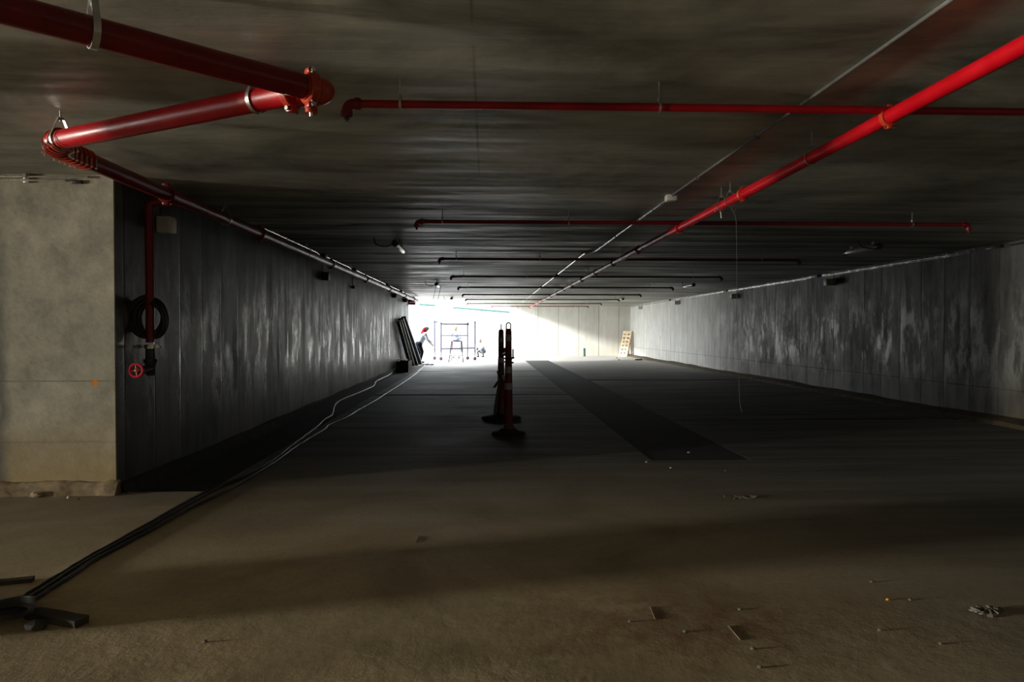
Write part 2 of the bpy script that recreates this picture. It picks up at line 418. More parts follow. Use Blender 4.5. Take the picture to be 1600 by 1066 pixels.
# ceiling slab, open to the sky beyond the left wall's end and over the ramp at the back left
bm = B()
box(bm, ((XL - .35 + 8.2) / 2, (6.35 + YE) / 2, CZ + .15), (8.2 - XL + .35, YE - 6.35, .3))
box(bm, ((-21 + 8.2) / 2, (-8 + 6.35) / 2, CZ + .15), (29.2, 14.35, .3))
edge = [(XL - .35, YE), (XL - .35, 28.4), (-2.4, 29.0), (-1.2, 30.0), (-.6, 31.6), (.1, 34.0), (1.3, 37.3), (8.2, 37.3), (8.2, YE)]
lo = [bm.verts.new((x, y, CZ)) for x, y in edge]; hi = [bm.verts.new((x, y, CZ + .3)) for x, y in edge]
skin_rings(bm, [lo, hi])
structure('ceiling', bm, M['ceil'])
slab('wall_left', XL - .35, XL, YP + .02, YE, -.1, CZ, M['wall_l'])
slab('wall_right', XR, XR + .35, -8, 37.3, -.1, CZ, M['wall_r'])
slab('wall_far', 1.3, XR, YF, YF + .35, -.1, CZ, M['wall_far'])
slab('wall_pier', -21.0, XL - .001, YP, YP + .4, 0, CZ, M['pier'])
slab('wall_behind', -21.0, 8.2, -8, -7.7, 0, CZ, M['pier'])
# west wall with a doorway for the daylight and an opening added for the fill, left of the camera's view
bm = B()
xw = -20.75
box(bm, (xw, -4.5, CZ / 2), (.3, 7, CZ)); box(bm, (xw, .3, CZ / 2), (.3, 1.0, CZ)); box(bm, (xw, 5.7, CZ / 2), (.3, .5, CZ))
box(bm, (xw, -.6, CZ - .18), (.3, .8, .36)); box(bm, (xw, 3.12, CZ - .25), (.3, 4.66, .5)); box(bm, (xw, 3.12, .3), (.3, 4.66, .6))
structure('wall_west', bm, M['pier'])
slab('wall_side_return', -13.4, XL - .35, YE - .35, YE, -.1, CZ, M['outer'])
# square column left of the view: its shadow crosses the foreground
slab('wall_column', -5.8, -5.2, 2.56, 3.10, 0, CZ, M['pier'])
# outdoors: retaining walls round the ramp
bm = B(); box(bm, (-11, 44.2, 1.9), (38, .4, 4)); structure('wall_outdoor', bm, M['outer'])
# mortar ledge along the foot of the pier and of the left wall, dirt kerb along the right wall
def ledge():
    bm = B(); n = 46
    x0, x1 = -6.2, XL + .03
    prev = None
    for i in range(n + 1):
        x = x0 + (x1 - x0) * i / n
        h = .105 + random.uniform(-.010, .012); d = .05 + random.uniform(-.012, .015)
        pts = [(x, YP + .02, h + .012), (x, YP - d * .55, h), (x, YP - d, h - .025), (x, YP - d - .03 - random.uniform(0, .02), .0), (x, YP + .02, -.01)]
        cur = [bm.verts.new(p) for p in pts]
        if prev:
            for k in range(4): bm.faces.new((prev[k], prev[k + 1], cur[k + 1], cur[k]))
        prev = cur
    bm.faces.new(prev)
    return structure('trim_1', bm, M['kerbledge'], True)
M['kerbledge'] = simple('mortar_ledge', (.30, .23, .14), .9, var=.35, nsc=14)
ledge()
bm = B(); prev = None
for i in range(61):
    y = -2 + (YF + 2) * i / 60; j = random.uniform(-.02, .02)
    cur = [bm.verts.new(p) for p in ((7.47 + j, y, -.005), (7.52 + j, y, .05 + j * .5), (7.82, y, .085 + j), (7.83, y, -.01))]
    if prev:
        for k in range(3): bm.faces.new((prev[k], prev[k + 1], cur[k + 1], cur[k]))
    prev = cur
structure('trim_2', bm, M['kerb'], True)
bm = B(); prev = None
for i in range(41):
    y = YP + (YE - YP) * i / 40; j = random.uniform(-.012, .012)
    cur = [bm.verts.new(p) for p in ((XL + .09 + j, y, -.05), (XL + .05, y, .06 + j), (XL - .01, y, .075 + j), (XL - .01, y, -.05))]
    if prev:
        for k in range(3): bm.faces.new((prev[k], prev[k + 1], cur[k + 1], cur[k]))
    prev = cur
structure('trim_3', bm, M['trench'], True)

# ------------------------------------------------------------------ red sprinkler mains
def coupling(parent, c, axis, r, mat, label=None, bolts=True):
    """grooved coupling: housing ring with two bolt pads; bolts are its sub-parts"""
    c = Vector(c); axis = Vector(axis).normalized(); a, b = frame(axis)
    bm = B(); lathe(bm, c - axis * r * .42, axis, [(0, r * 1.0), (0, r * 1.22), (r * .12, r * 1.34), (r * .72, r * 1.34), (r * .84, r * 1.22), (r * .84, r)], 28)
    for s in (-1, 1): box(bm, c + b * s * r * 1.42, (r * .75, r * .72, r * .42), Matrix((a, axis, b)).transposed(), r * .08)
    o = child('coupling', bm, mat, parent, label)
    if bolts:
        for s in (-1, 1):
            bb = B(); p = c + b * s * r * 1.42
            tube(bb, [p - a * r * .62, p + a * r * .62], r * .11, 8)
            for e in (-1, 1): lathe(bb, p + a * e * r * .62 - a * e * r * .14, a * e, [(0, r * .2), (r * .2, r * .2)], 6)
            child('bolt', bb, M['chrome'], o)
    return o
def hanger(parent, c, axis, r, top=CZ, mat=None, w=.022):
    """clevis hanger: strap under the pipe, two raised arms, rod into the ceiling"""
    c = Vector(c); axis = Vector(axis).normalized(); hor = axis.cross(Vector((0, 0, 1))).normalized(); up = Vector((0, 0, 1))
    bm = B(); R0, R1 = r + .001, r + .005
    apex = min(top - .02, c.z + r * 2.25) - c.z
    pts = [(-R1 * .25, apex)] + [(R1 * math.cos(t), R1 * math.sin(t)) for t in [math.pi - .35 + (math.pi + .7) * i / 22 for i in range(23)]] + [(R1 * .25, apex)]
    prev = None
    for (u, v) in pts:
        L = math.hypot(u, v) or 1; k = (L + .004) / L
        cur = [bm.verts.new(c + hor * u * q + up * v * q + axis * s * w / 2) for q, s in ((1, -1), (1, 1), (k, 1), (k, -1))]
        if prev:
            for i in range(4): bm.faces.new((prev[i], prev[(i + 1) % 4], cur[(i + 1) % 4], cur[i]))
        else: bm.faces.new(cur)
        prev = cur
    bm.faces.new(prev)
    box(bm, c + up * apex, (r * .55, w, .012) if abs(axis.y) > .7 else (w, r * .55, .012))
    o = child('hanger', bm, mat or M['galv'], parent)
    bb = B(); tube(bb, [c + up * (apex - .02), Vector((c.x, c.y, top))], .005, 8); lathe(bb, c + up * (apex - .012), up, [(0, .011), (.012, .011)], 6)
    child('rod', bb, M['galv'], o)
    return o

ZP = 2.55; RP = .057
A0 = onz(-320, -72, ZP); A1 = onz(488, 139, ZP)
Bq = onz(60, 223, ZP); Bq = Vector((-2.70, Bq.y, ZP))
dirA = (A1 - A0).normalized(); dirB = (Bq - A1).normalized()
main_l = thing('sprinkler_main', (A1.x, A1.y, ZP - RP), 'thick red fire main zigzagging at upper left, then running along the left wall', 'pipe')
bm = B(); tube(bm, [A0, A1 - dirA * .05], RP, 32); child('pipe', bm, M['shadered'], main_l)
bm = B(); tube(bm, [A1 + dirB * .09, Bq - dirB * .07], RP, 32); child('pipe', bm, M['red'], main_l)
# sharp elbow at the right end of the zigzag
bm = B(); pts = [A1 - dirA * .045]
turn = A1 + dirA * .05
pts += [A1 + dirA * .02, turn + dirB * .0 + dirA * .0, turn + dirB * .07 + (dirA + dirB) * .01, A1 + dirB * .11]
tube(bm, spline(pts, 8), RP * 1.04, 28); child('elbow', bm, M['orange'], main_l, 'dark orange-red elbow fitting')
coupling(main_l, A1 - dirA * .01, dirA, RP, M['orange'])
coupling(main_l, A1 + dirB * .13, dirB, RP, M['orange'])
# small plugged outlet below the elbow
bm = B(); o_ = A1 + dirB * .02 + Vector((.01, 0, 0)); lathe(bm, o_ + Vector((0, 0, -RP)), (0, 0, -1), [(-.02, .022), (.028, .022), (.028, .029), (.055, .029)], 16)
ol = child('outlet', bm, M['orange'], main_l)
bm = B(); lathe(bm, o_ + Vector((0, 0, -RP - .055)), (0, 0, -1), [(0, .011), (.016, .009), (.019, .003)], 10); child('plug', bm, M['chrome'], ol, 'shiny steel plug')
for px in (146,):
    c = onz(px, 50, ZP); t = (c - A0).dot(dirA); hanger(main_l, A0 + dirA * t, dirA, RP, w=.026)
for fr in (.17, .93):
    hanger(main_l, A1.lerp(Bq, fr), dirB, RP, w=.022)
# segmented elbow with rows of bolts at the left turn, then the long run down the left wall
Y2 = Bq.y; bend = .26
path = arc_path(Bq - dirB * .3, Bq, Bq + Vector((0, 1, 0)), bend * .75, 14)
path = path[::2] + [Vector((Bq.x, Bq.y + bend * .75 + .055 * k, ZP)) for k in range(1, 5)]; NP = len(path) - 1
bm = B(); tube(bm, path, RP * 1.05, 28); el = child('elbow', bm, M['orange'], main_l, 'orange-red segmented elbow studded with bolts')
for i in range(1, NP + 1):
    p = path[i]; t = (path[min(i + 1, NP)] - path[max(i - 1, 0)]).normalized(); a, b = frame(t)
    bb = B(); lathe(bb, p - t * .007, t, [(0, RP), (0, RP * 1.28), (.014, RP * 1.28), (.014, RP)], 28); fg = bb
    child('flange', fg, M['orange'], el)
for i in range(0, NP + 1):
    p = path[i]; t = (path[min(i + 1, NP)] - path[max(i - 1, 0)]).normalized(); hor = t.cross(Vector((0, 0, 1))).normalized()
    for s in (-1, 1):
        bb = B(); q = p + hor * s * RP * 1.22 + Vector((0, 0, -RP * .55)); tube(bb, [q + Vector((0, 0, .03)), q - Vector((0, 0, .022))], .0045, 6)
        lathe(bb, q - Vector((0, 0, .022)), (0, 0, -1), [(0, .009), (.009, .009)], 6); child('bolt', bb, M['chrome'], el)
Ys = Bq.y + bend * .75
bm = B(); tube(bm, [(-2.70, Ys - .02, ZP), (-2.70, 26.6, ZP)], RP, 32); child('pipe', bm, M['shadered'], main_l)
bm = B(); tube(bm, [(-2.70, 26.6, ZP)] + arc_path((-2.70, 26, ZP), (-2.70, 26.9, ZP), (-3.4, 27.0, ZP), .2) + [(-3.25, 26.93, ZP)], RP * 1.03, 20); child('elbow', bm, M['red'], main_l)
for y in (5.9, 8.25, 12.0, 15.4, 19.1, 22.7, 25.4): coupling(main_l, (-2.70, y, ZP), (0, 1, 0), RP, M['shadered'] if 'shadered' in M else M['red'], bolts=y < 13)
for y in (7.2, 10.4, 13.8, 17.4, 21, 24): hanger(main_l, (-2.70, y, ZP), (0, 1, 0), RP)

# main on the right
RM = .040; XM = 2.17
main_r = thing('sprinkler_main', (XM, 3.6, ZP - RM), 'red fire main running from upper right corner away to the back of the garage', 'pipe')
cy = [3.62, 5.72, 7.62, 9.7, 11.6, 13.5, 15.4, 17.2, 19.0, 20.9, 22.8, 24.6, 26.5, 28.4, 30.3, 34.1]
ys = [.6] + cy
for a, b in zip(ys, ys[1:]):
    bm = B(); tube(bm, [(XM, a + .004, ZP), (XM, b - .004, ZP)], RM, 28); child('pipe', bm, M['red'], main_r)
for i, y in enumerate(cy): coupling(main_r, (XM, y, ZP), (0, 1, 0), RM, M['orange'] if y < 6 else M['red'], bolts=y < 12)
for y in (4.5, 6.02, 6.25, 10.8, 14.5, 18.2, 22.0, 25.8, 29.5): hanger(main_r, (XM, y, ZP), (0, 1, 0), RM, w=.014)

# ------------------------------------------------------------------ branch pipes, one per row
RB = .021; ZB = 2.585
rows = [(3.62, -.73, 5.3), (7.5, -.76, 5.42), (11.4, -.78, 5.30), (15.1, -.78, 5.26), (18.95, -.78, 5.22), (22.75, -.79, 5.18), (26.4, -.80, 5.16), (30.4, -.86, 5.14), (34.0, .25, 5.1)]
desc = ['thin red branch pipe nearest the camera, crossing the ceiling above the big red main', 'second red branch pipe from the camera, its elbow just above the left ceiling lamp',
        'third dark branch pipe across the ceiling, behind the nearest left ceiling lamp', 'fourth branch pipe from the camera, seen black against the streaked ceiling',
        'fifth branch pipe from the camera, just past the small left ceiling lamp', 'sixth branch pipe from the camera, near the far end of the ceiling',
        'seventh branch pipe, the last black one before the red pipes at the back', 'eighth branch pipe, thin and reddish, near the bright opening', 'rearmost red branch pipe, in front of the pale far wall']
for (y, x0, x1), ds in zip(rows, desc):
    t = thing('branch_pipe', (x0, y, ZB), ds, 'pipe', 'branch pipes across the ceiling')
    bm = B(); tube(bm, [(x0 + .05, y, ZB), (x1 - .05, y, ZB)], RB, 18); child('pipe', bm, M['shadered'] if y > 5 else M['midred'], t)
    for xe, s in ((x0, 1), (x1, -1)):
        bm = B(); pp = arc_path((xe + s * .3, y, ZB), (xe, y, ZB), (xe, y, ZB - .3), .045)
        tube(bm, [(xe + s * .075, y, ZB)] + pp + [(xe, y, ZB - .062)], RB * 1.25, 16)
        for p, ax in (((xe + s * .058, y, ZB), (1, 0, 0)), ((xe, y, ZB - .052), (0, 0, 1))): lathe(bm, Vector(p) - Vector(ax) * .012, ax, [(0, RB * 1.2), (0, RB * 1.5), (.024, RB * 1.5), (.024, RB * 1.2)], 16)
        e = child('elbow', bm, M['shadered'], t)
        bb = B(); lathe(bb, (xe, y, ZB - .06), (0, 0, -1), [(0, .014), (.022, .014), (.022, .008), (.032, .006)], 10); child('plug', bb, M['darkplastic'], e)
    for xh in (x0 + .28, (x0 + XM) / 2 + .2, x1 - .65): hanger(t, (xh, y, ZB), (1, 0, 0), RB, w=.012)

# ------------------------------------------------------------------ conduits
def jbox(parent, c, s=(.085, .085, .05), mat=None, name='junction_box'):
    bm = B(); box(bm, c, s, None, .006); o = child(name, bm, mat or M['boxgrey'], parent)
    bm = B(); box(bm, (c[0], c[1], c[2] - s[2] / 2 - .002), (s[0] * .92, s[1] * .92, .005), None, .001); child('cover', bm, mat or M['boxgrey'], o)
    return o
def saddle(parent, c, r, axis='y', mat=None):
    bm = B(); c = Vector(c)
    if axis == 'y': lathe(bm, c - Vector((0, .009, 0)), (0, 1, 0), [(0, r), (0, r + .006), (.018, r + .006), (.018, r)], 12)
    else: lathe(bm, c - Vector((.009, 0, 0)), (1, 0, 0), [(0, r), (0, r + .006), (.018, r + .006), (.018, r)], 12)
    return child('clip', bm, mat or M['boxgrey'], parent)
# ceiling conduit left of the right main
t = thing('electrical_conduit', (1.80, 6.6, 2.69), 'thin grey conduit on the ceiling left of the right red main, with a square box', 'conduit')
def cpath(x): return x
bm = B(); tube(bm, [(1.86, .5, 2.708), (1.80, 6.58, 2.708)], .010, 12); child('conduit', bm, M['darkgrey'], t)
bm = B(); tube(bm, spline([(1.80, 6.66, 2.70), (1.79, 9, 2.70), (1.79, 11.1, 2.70), (1.68, 11.6, 2.70), (1.66, 12, 2.70), (1.66, 18, 2.70), (1.66, 32, 2.70)], 3), .0135, 12); child('conduit', bm, M['conduit'], t)
jbox(t, (1.80, 6.62, 2.69), (.10, .10, .055)); jbox(t, (1.66, 16.0, 2.69), mat=M['darkplastic']); jbox(t, (1.66, 20.5, 2.69), mat=M['darkplastic'])
for y in (4.55, 5.8, 8.0, 9.4, 12.6, 14.2, 18, 22, 24, 26): saddle(t, (1.86 - .06 * min(1, (y - .5) / 6.08) if y < 6.6 else (1.79 if y < 11 else 1.66), y, 2.700), .0125, 'y', M['darkgrey'] if y < 6.5 else M['boxgrey'])
# two conduits above the wall run on the left
def left_conduit(x, z, y0, boxes, label):
    t = thing('electrical_conduit', (x, y0, z), label, 'conduit', 'conduits above the left red main')
    ys = [y0] + boxes + [27.2]
    for a, b in zip(ys, ys[1:]):
        bm = B(); pts = [(x, a + .04, z), (x, a + .2, z)]
        if b - a > 2: pts += [(x, b - .5, z), (x - .02, b - .2, z - .02)]
        pts.append((x - .02 if b - a > 2 else x, b - .04, z - .02 if b - a > 2 else z)); tube(bm, pts, .0125, 10); child('conduit', bm, M['conduit'], t)
    for b in boxes: jbox(t, (x, b, z), (.09, .12, .06), M['darkplastic'])
    for a, b in zip(ys, ys[1:]):
        y = a + 1.0
        while y < b - .6: saddle(t, (x, y, z), .0125); y += 1.3
    return t
left_conduit(-2.90, 2.665, 6.9, [12.2, 16.2, 20.5, 24.5], 'lower of two thin conduits above the left red main, close to the wall')
left_conduit(-2.80, 2.682, 8.7, [11.9, 14.6, 19.4, 22.5], 'upper of two thin conduits above the left red main, hung at the ceiling')
# pair of conduits on the pier face at the left edge of the picture
t = thing('electrical_conduit', (-4.2, YP - .03, 2.66), 'pair of short thin conduits on the pale pier, top left edge below the ceiling', 'conduit')
for z, xe in ((2.695, 137), (2.665, 103)):
    e = ony(xe, 283, YP - .03)
    bm = B(); tube(bm, [(-6, YP - .025, z), (e.x, YP - .025, z)], .010, 10); child('conduit', bm, M['conduit'], t)
xb = ony(40, 280, YP - .03).x
bm = B(); box(bm, (xb, YP - .012, 2.682), (.05, .024, .075), None, .004); lathe(bm, (xb, YP - .024, 2.70), (0, -1, 0), [(0, .018), (.022, .016)], 12); child('clip', bm, M['galv'], t)
bm = B(); xe = ony(118, 288, YP - .03).x; box(bm, (xe, YP - .012, 2.655), (.09, .024, .03), None, .004); child('wall_bracket', bm, M['darkplastic'], t)
# conduit with clips along the top of the right wall
t = thing('electrical_conduit', (XR - .03, 10, 2.66), 'bright conduit with paired clips along the top of the right wall', 'conduit')
def ry(px): return onx(px, 420, XR - .03).y
bm = B(); segs = [(XR - .022, 4.0, 2.685), (XR - .022, 9.4, 2.675), (XR - .022, 9.9, 2.665)]
tube(bm, segs, .011, 10); child('conduit', bm, M['cable'], t)
runs = [(10.6, 15.6), (16.1, 21.8), (22.2, 28.5), (29, 36.8)]
for a, b in runs:
    for k, z in enumerate((2.668, 2.640)):
        bm = B(); tube(bm, [(XR - .022, a, z + .02), (XR - .022, a + .35, z), (XR - .022, b - .35, z), (XR - .022, b, z + .015)], .0125 if k == 0 else .008, 10); child('conduit', bm, M['conduit'], t)
for y in (10.2, 15.9, 22.0, 28.8):
    bm = B(); box(bm, (XR - .036, y, 2.672), (.06, .30, .055), None, .008); child('junction_box', bm, M['darkplastic'], t)
y = 9.2
while y < 30:
    if min(abs(y - q) for q in (10.2, 15.9, 22.0, 28.8)) > .3:
        bm = B(); 
        for dy, dz in ((0, .03), (.04, -.028), (.16, -.026)): lathe(bm, (XR - .016, y + dy, 2.664 + dz), (-1, 0, 0), [(0, .011), (.022, .011), (.026, .006)], 8)
        box(bm, (XR - .010, y + .05, 2.662), (.012, .2, .05), None, .002)
        child('clip', bm, M['chrome'], t)
    y += 1.05

# ------------------------------------------------------------------ wall boxes hung from the conduits
def wall_box(x, y, z, label, side, s=(.10, .13, .15), top=2.66, mat=None, group=None):
    """side = +1 left wall (box faces +x side), -1 right wall"""
    t = thing('wall_speaker', (x, y, z - s[2] / 2), label, 'wall box', group)
    xb = x + side * s[0] / 2
    bm = B(); box(bm, (xb + side * .015, y, z), (s[0], s[1], s[2]), None, .008); child('housing', bm, M['boxgrey'] if mat is None or side < 0 else mat, t, smooth=False)
    bm = B(); box(bm, (xb + side * (.015 + s[0] / 2 + .003), y, z), (.008, s[1] * .9, s[2] * .9), None, .002); child('front_cover', bm, M['boxgrey'], t)
    bm = B(); box(bm, (x + side * .008, y + .03, z), (.016, s[1] * .8, s[2] * .7)); child('bracket', bm, M['darkplastic'], t)
    bm = B(); tube(bm, [(x + side * .02, y + .02, z + s[2] / 2), (x + side * .02, y + .02, top)], .009, 8); child('drop_conduit', bm, M['darkplastic'], t)
    return t
lb = ['grey square box high on the left wall near the pier, beside the red riser', 'dark-sided box on the left wall under the conduits, second from the pier', 'smallest dark box on the left wall, third from the pier',
      'fourth box along the left wall, above the leaning panels', 'last box on the left wall, next to the bright opening']
for i, (px, py) in enumerate([(258, 352), (508, 432), (554, 449), (616, 462), (633, 469)]):
    p = onx(px, py, XL + .07); s = (.13, .13, .155) if i != 2 else (.06, .08, .07)
    wall_box(XL, p.y, p.z, lb[i], 1, s, mat=M['darkplastic'] if i else M['boxgrey'], group='boxes along the left wall')
rb = ['nearest pale-faced box on the right wall, beneath the clipped conduit', 'second box on the right wall, half way to the far corner', 'third box on the right wall, in the bright part', 'small pale box in the far corner of the right wall']
for i, (px, py) in enumerate([(1299, 441), (1149, 463), (1059, 473), (1001, 481)]):
    p = onx(px, py, XR - .08); wall_box(XR, p.y, p.z, rb[i], -1, (.20, .16, .15), mat=M['darkplastic'], top=2.65, group='boxes along the right wall')

# ------------------------------------------------------------------ batten lamps (unlit) on the ceiling
def lamp(x, y, label, wires=False):
    t = thing('ceiling_lamp', (x, y, 2.6), label, 'lamp', 'unlit batten lamps on the ceiling')
    z = 2.635
    bm = B(); lathe(bm, (x, y - .42, z), (0, 1, 0), [(0, .02), (.01, .040), (.05, .045), (.80, .045), (.85, .040), (.87, .02)], 20); child('diffuser', bm, M['gloss'], t)
    bm = B(); lathe(bm, (x, y - .52, z), (0, 1, 0), [(0, .03), (.015, .048), (.12, .048), (.13, .03)], 20); child('end_cap', bm, M['darkplastic'], t)
    bm = B(); lathe(bm, (x, y + .42, z), (0, 1, 0), [(0, .03), (.01, .047), (.05, .047), (.065, .02)], 20); child('end_cap', bm, M['darkplastic'], t)
    for dy in (-.3, .3):
        bm = B(); box(bm, (x, y + dy, (z + .04 + CZ) / 2), (.03, .03, CZ - z - .04)); child('mounting_clip', bm, M['galv'], t)
    bm = B(); tube(bm, spline([(x, y - .5, z), (x - .12, y - .55, z - .05), (x - .26, y - .5, z - .02), (x - .30, y - .45, z + .05), (x - .30, y - .45, CZ)], 6), .008, 8); child('flex', bm, M['cable'], t)
    if wires:
        for dx in (-.03, .10):
            bm = B(); tube(bm, spline([(x + dx, y - .4, z - .03), (x + dx - .02, y - .4, z - .2), (x + dx - .07, y - .4, z - .42)], 4), .006, 6); child('loose_wire', bm, M['cable'], t)
lamp(-1.30, 10.3, 'stubby unlit batten lamp on the ceiling above the left wall side, with a looped flex')
lamp(-1.34, 18.9, 'small batten lamp on the ceiling, left side, with two loose wires hanging', True)
lamp(-1.36, 27.2, 'farthest batten lamp on the left side, close to the bright opening')
lamp(5.76, 10.3, 'long dark batten lamp on the right side of the ceiling, nearest')
lamp(5.64, 18.9, 'pale batten lamp on the right side of the ceiling, half way back')
lamp(5.42, 27.4, 'farthest batten lamp on the right side, near the far wall')

# ------------------------------------------------------------------ hydrant riser, valve, hose coil on the left wall
pr = onx(234, 420, -3.02); Yr = pr.y
t = thing('hydrant_riser', (-3.02, Yr, 1.0), 'shaded red vertical riser with hydrant valve on left wall beside the pier', 'pipe')
bm = B(); tube(bm, [(-3.02, Yr, ZP - .02), (-3.02, Yr, 1.29)], .038, 22); child('pipe', bm, M['shadered'], t)
bm = B(); tube(bm, [(-3.02, Yr, ZP - .09)] + arc_path((-3.02, Yr, 2.3), (-3.02, Yr, ZP), (-2.7, Yr, ZP), .08) + [(-2.73, Yr, ZP)], .042, 18); child('elbow', bm, M['shadered'], t)
bm = B(); lathe(bm, (-3.02, Yr, 1.235), (0, 0, 1), [(0, .04), (0, .052), (.035, .052), (.035, .04)], 20); box(bm, (-3.02 - .075, Yr, 1.252), (.08, .03, .03), None, .004); box(bm, (-3.02 + .06, Yr, 1.252), (.05, .03, .03), None, .004)
cl = child('clamp', bm, M['chrome'], t)
for dx in (-.125, .095):
    bb = B(); lathe(bb, (-3.02 + dx, Yr - .02, 1.252), (0, -1, 0), [(0, .012), (.02, .012)], 6); child('bolt', bb, M['chrome'], cl)
bm = B(); lathe(bm, (-3.02, Yr, .99), (0, 0, 1), [(0, .03), (.02, .045), (.10, .045), (.13, .06), (.15, .06), (.15, .042), (.25, .040)], 20)
tube(bm, [(-3.02, Yr, 1.06), (-3.02, Yr - .16, 1.04)], [.045, .032], 16)
vb = child('valve_body', bm, M['darkplastic'], t)
hw = onx(213, 579, -3.10); hy = Yr - .26
hc = ony(213, 579, hy)
bm = B(); tube(bm, [(-3.02, Yr - .05, 1.05), (hc.x, hy, hc.z)], .011, 10); child('spindle', bm, M['brass'], t)
bm = B(); torus(bm, hc, (0, 1, 0), .056, .011, 36, 10)
for k in range(4):
    a = k * math.pi / 2 + .1; tube(bm, [hc + Vector((0, 0, 0)), hc + Vector((math.cos(a) * .055, 0, math.sin(a) * .055))], .005, 8)
w_ = child('handwheel', bm, M['wheelred'], t, 'crimson round handwheel')
bm = B(); lathe(bm, hc + Vector((0, .01, 0)), (0, -1, 0), [(0, .015), (.02, .015), (.03, .008)], 14); child('hub_nut', bm, M['brass'], w_)
hcz = 1.4
bm = B()
for k in range(5): torus(bm, (-3.03 + .012 * (k - 2), Yr + .045 * (k % 2), 1.52 - .008 * k), (.08 * (k - 2), 1, .04 * k - .06), .175 - .006 * k, .024, 44, 8, .80)
tag(make('hose_coil', bm, M['black']), 'black coil of hose hung around the shaded red riser', 'hose')

# ------------------------------------------------------------------ thin wire hanging from the right main
t0 = onz(1150, 330, ZP - RM); p0 = ony(1150, 336, 6.1); p1 = ony(1152, 470, 6.1); p2 = ony(1155, 612, 6.1); p3 = ony(1159, 645, 6.1)
tp = Vector((XM + .03, 6.1, ZP - RM))
bm = B(); tube(bm, spline([tp, (tp.x + .03, 6.1, tp.z - .05), p0, p1, p2, p3], 6), .0012, 6)
tag(make('hanging_wire', bm, M['darkgrey']), 'long thin pale wire hanging from the right red main almost to the floor', 'wire')
bm = B(); tube(bm, spline([ony(1139, 318, 6.1), ony(1145, 327, 6.1), ony(1149, 338, 6.1), ony(1151, 350, 6.1)], 5), .005, 6)
tag(make('cable_tail', bm, M['cable']), 'short dark cable tail tied under the right red main above the hanging wire', 'wire')
bm = B(); tube(bm, spline([Vector((XM - .03, 6.35, ZP - RM + .005)), ony(1125, 330, 6.35), ony(1127, 341, 6.35)], 5), .005, 6)
tag(make('tie_strip', bm, M['boxgrey']), 'short pale strip dangling from the right red main left of the wire', 'strip')

# ------------------------------------------------------------------ traffic delineators
def delineator(c, h, r0, r1, yaw, base_r, label, bands):
    c = Vector(c); t = thing('delineator_post', c, label, 'delineator', 'delineator posts standing on the floor')
    bm = B(); prof = [(0, base_r), (.03, base_r), (.045, base_r * .93), (.055, base_r * .6), (.075, r0 * 1.7), (.09, r0 * 1.5)]
    axis = Vector((0, 0, 1)); rs = []
    a, b = Vector((math.cos(yaw), math.sin(yaw), 0)), Vector((-math.sin(yaw), math.cos(yaw), 0))
    for hh, rr in prof:
        rs.append([bm.verts.new(c + a * math.cos(q) * rr * (1 + .07 * math.cos(4 * q)) + b * math.sin(q) * rr * .85 * (1 + .07 * math.cos(4 * q)) + Vector((0, 0, hh))) for q in [2 * math.pi * i / 32 for i in range(32)]])
    skin_rings(bm, rs)
    bs = child('base', bm, M['base'], t)
    bm = B(); rad = lambda z: r0 + (r1 - r0) * z / h
    lathe(bm, c, (0, 0, 1), [(.06, rad(0) * 1.15), (.12, rad(.1) * 1.05), (.13, rad(.1))] + [(z, rad(z)) for z in (.4, .7, 1.0, h - .03)] + [(h, r1 * .8)], 28); child('post', bm, M['post'], t)
    for z0, z1 in bands:
        bm = B(); lathe(bm, c, (0, 0, 1), [(z0, rad(z0) - .002), (z0, rad(z0) + .0022), (z1, rad(z1) + .0022), (z1, rad(z1) - .002)], 28); child('reflective_band', bm, M['band'], t)
    bm = B(); wdt = r1 * .72; pts = [c + Vector((0, 0, h - .03)) - a * wdt, c + Vector((0, 0, h + .05)) - a * wdt] + [c + Vector((0, 0, h + .05)) + a * math.cos(q) * wdt + Vector((0, 0, math.sin(q) * wdt)) for q in [math.pi - math.pi * i / 10 for i in range(11)]] + [c + Vector((0, 0, h - .03)) + a * wdt]
    tube(bm, pts, .0085, 10); child('handle', bm, M['base'], t)
    return t
D1 = onz(794.5, 680, 0); D2 = onz(783, 655, 0)
k1 = D1.y
delineator(D1, 1.42, .062, .040, 0, .21, 'nearer orange-red delineator post with three white bands and loop handle, right of the pair',
           [(z - .045, z + .04) for z in (1.30, .875, .655)])
def at2(py): return (ony(783, py, D2.y)).z
delineator(D2, at2(515), .066, .040, R(88), .34, 'farther darker delineator post with wide rubber base, left of the pair, handle edge-on',
           [(z - .04, z + .04) for z in (at2(531), at2(563), at2(590))])
def strap(name, pts, w, label, mat=M['tape'], th=.002):
    bm = B(); pts = spline(pts, 5); prev = None
    for i, p in enumerate(pts):
        q = pts[min(i + 1, len(pts) - 1)] - pts[max(i - 1, 0)]; s = Vector((.9, .43, 0)).normalized() if abs(q.normalized().z) > .5 else Vector((0, .3, .95))
        nrm = q.cross(s).normalized() * th
        cur = [bm.verts.new(p + s * w / 2 + nrm), bm.verts.new(p - s * w / 2 + nrm), bm.verts.new(p - s * w / 2 - nrm), bm.verts.new(p + s * w / 2 - nrm)]
        if prev:
            for k in range(4): bm.faces.new((prev[k], prev[(k + 1) % 4], cur[(k + 1) % 4], cur[k]))
        else: bm.faces.new(cur)
        prev = cur
    bm.faces.new(prev); return bm
yM = (D1.y + D2.y) / 2
bm = strap('t', [ony(779, 580, D2.y - .09), ony(783, 592, D2.y - .2), ony(790, 600, yM), ony(796, 590, D1.y + .09)], .07, '')
tag(make('barrier_tape', bm, M['tape']), 'twisted dull olive barrier tape slung between the two delineator posts', 'tape')
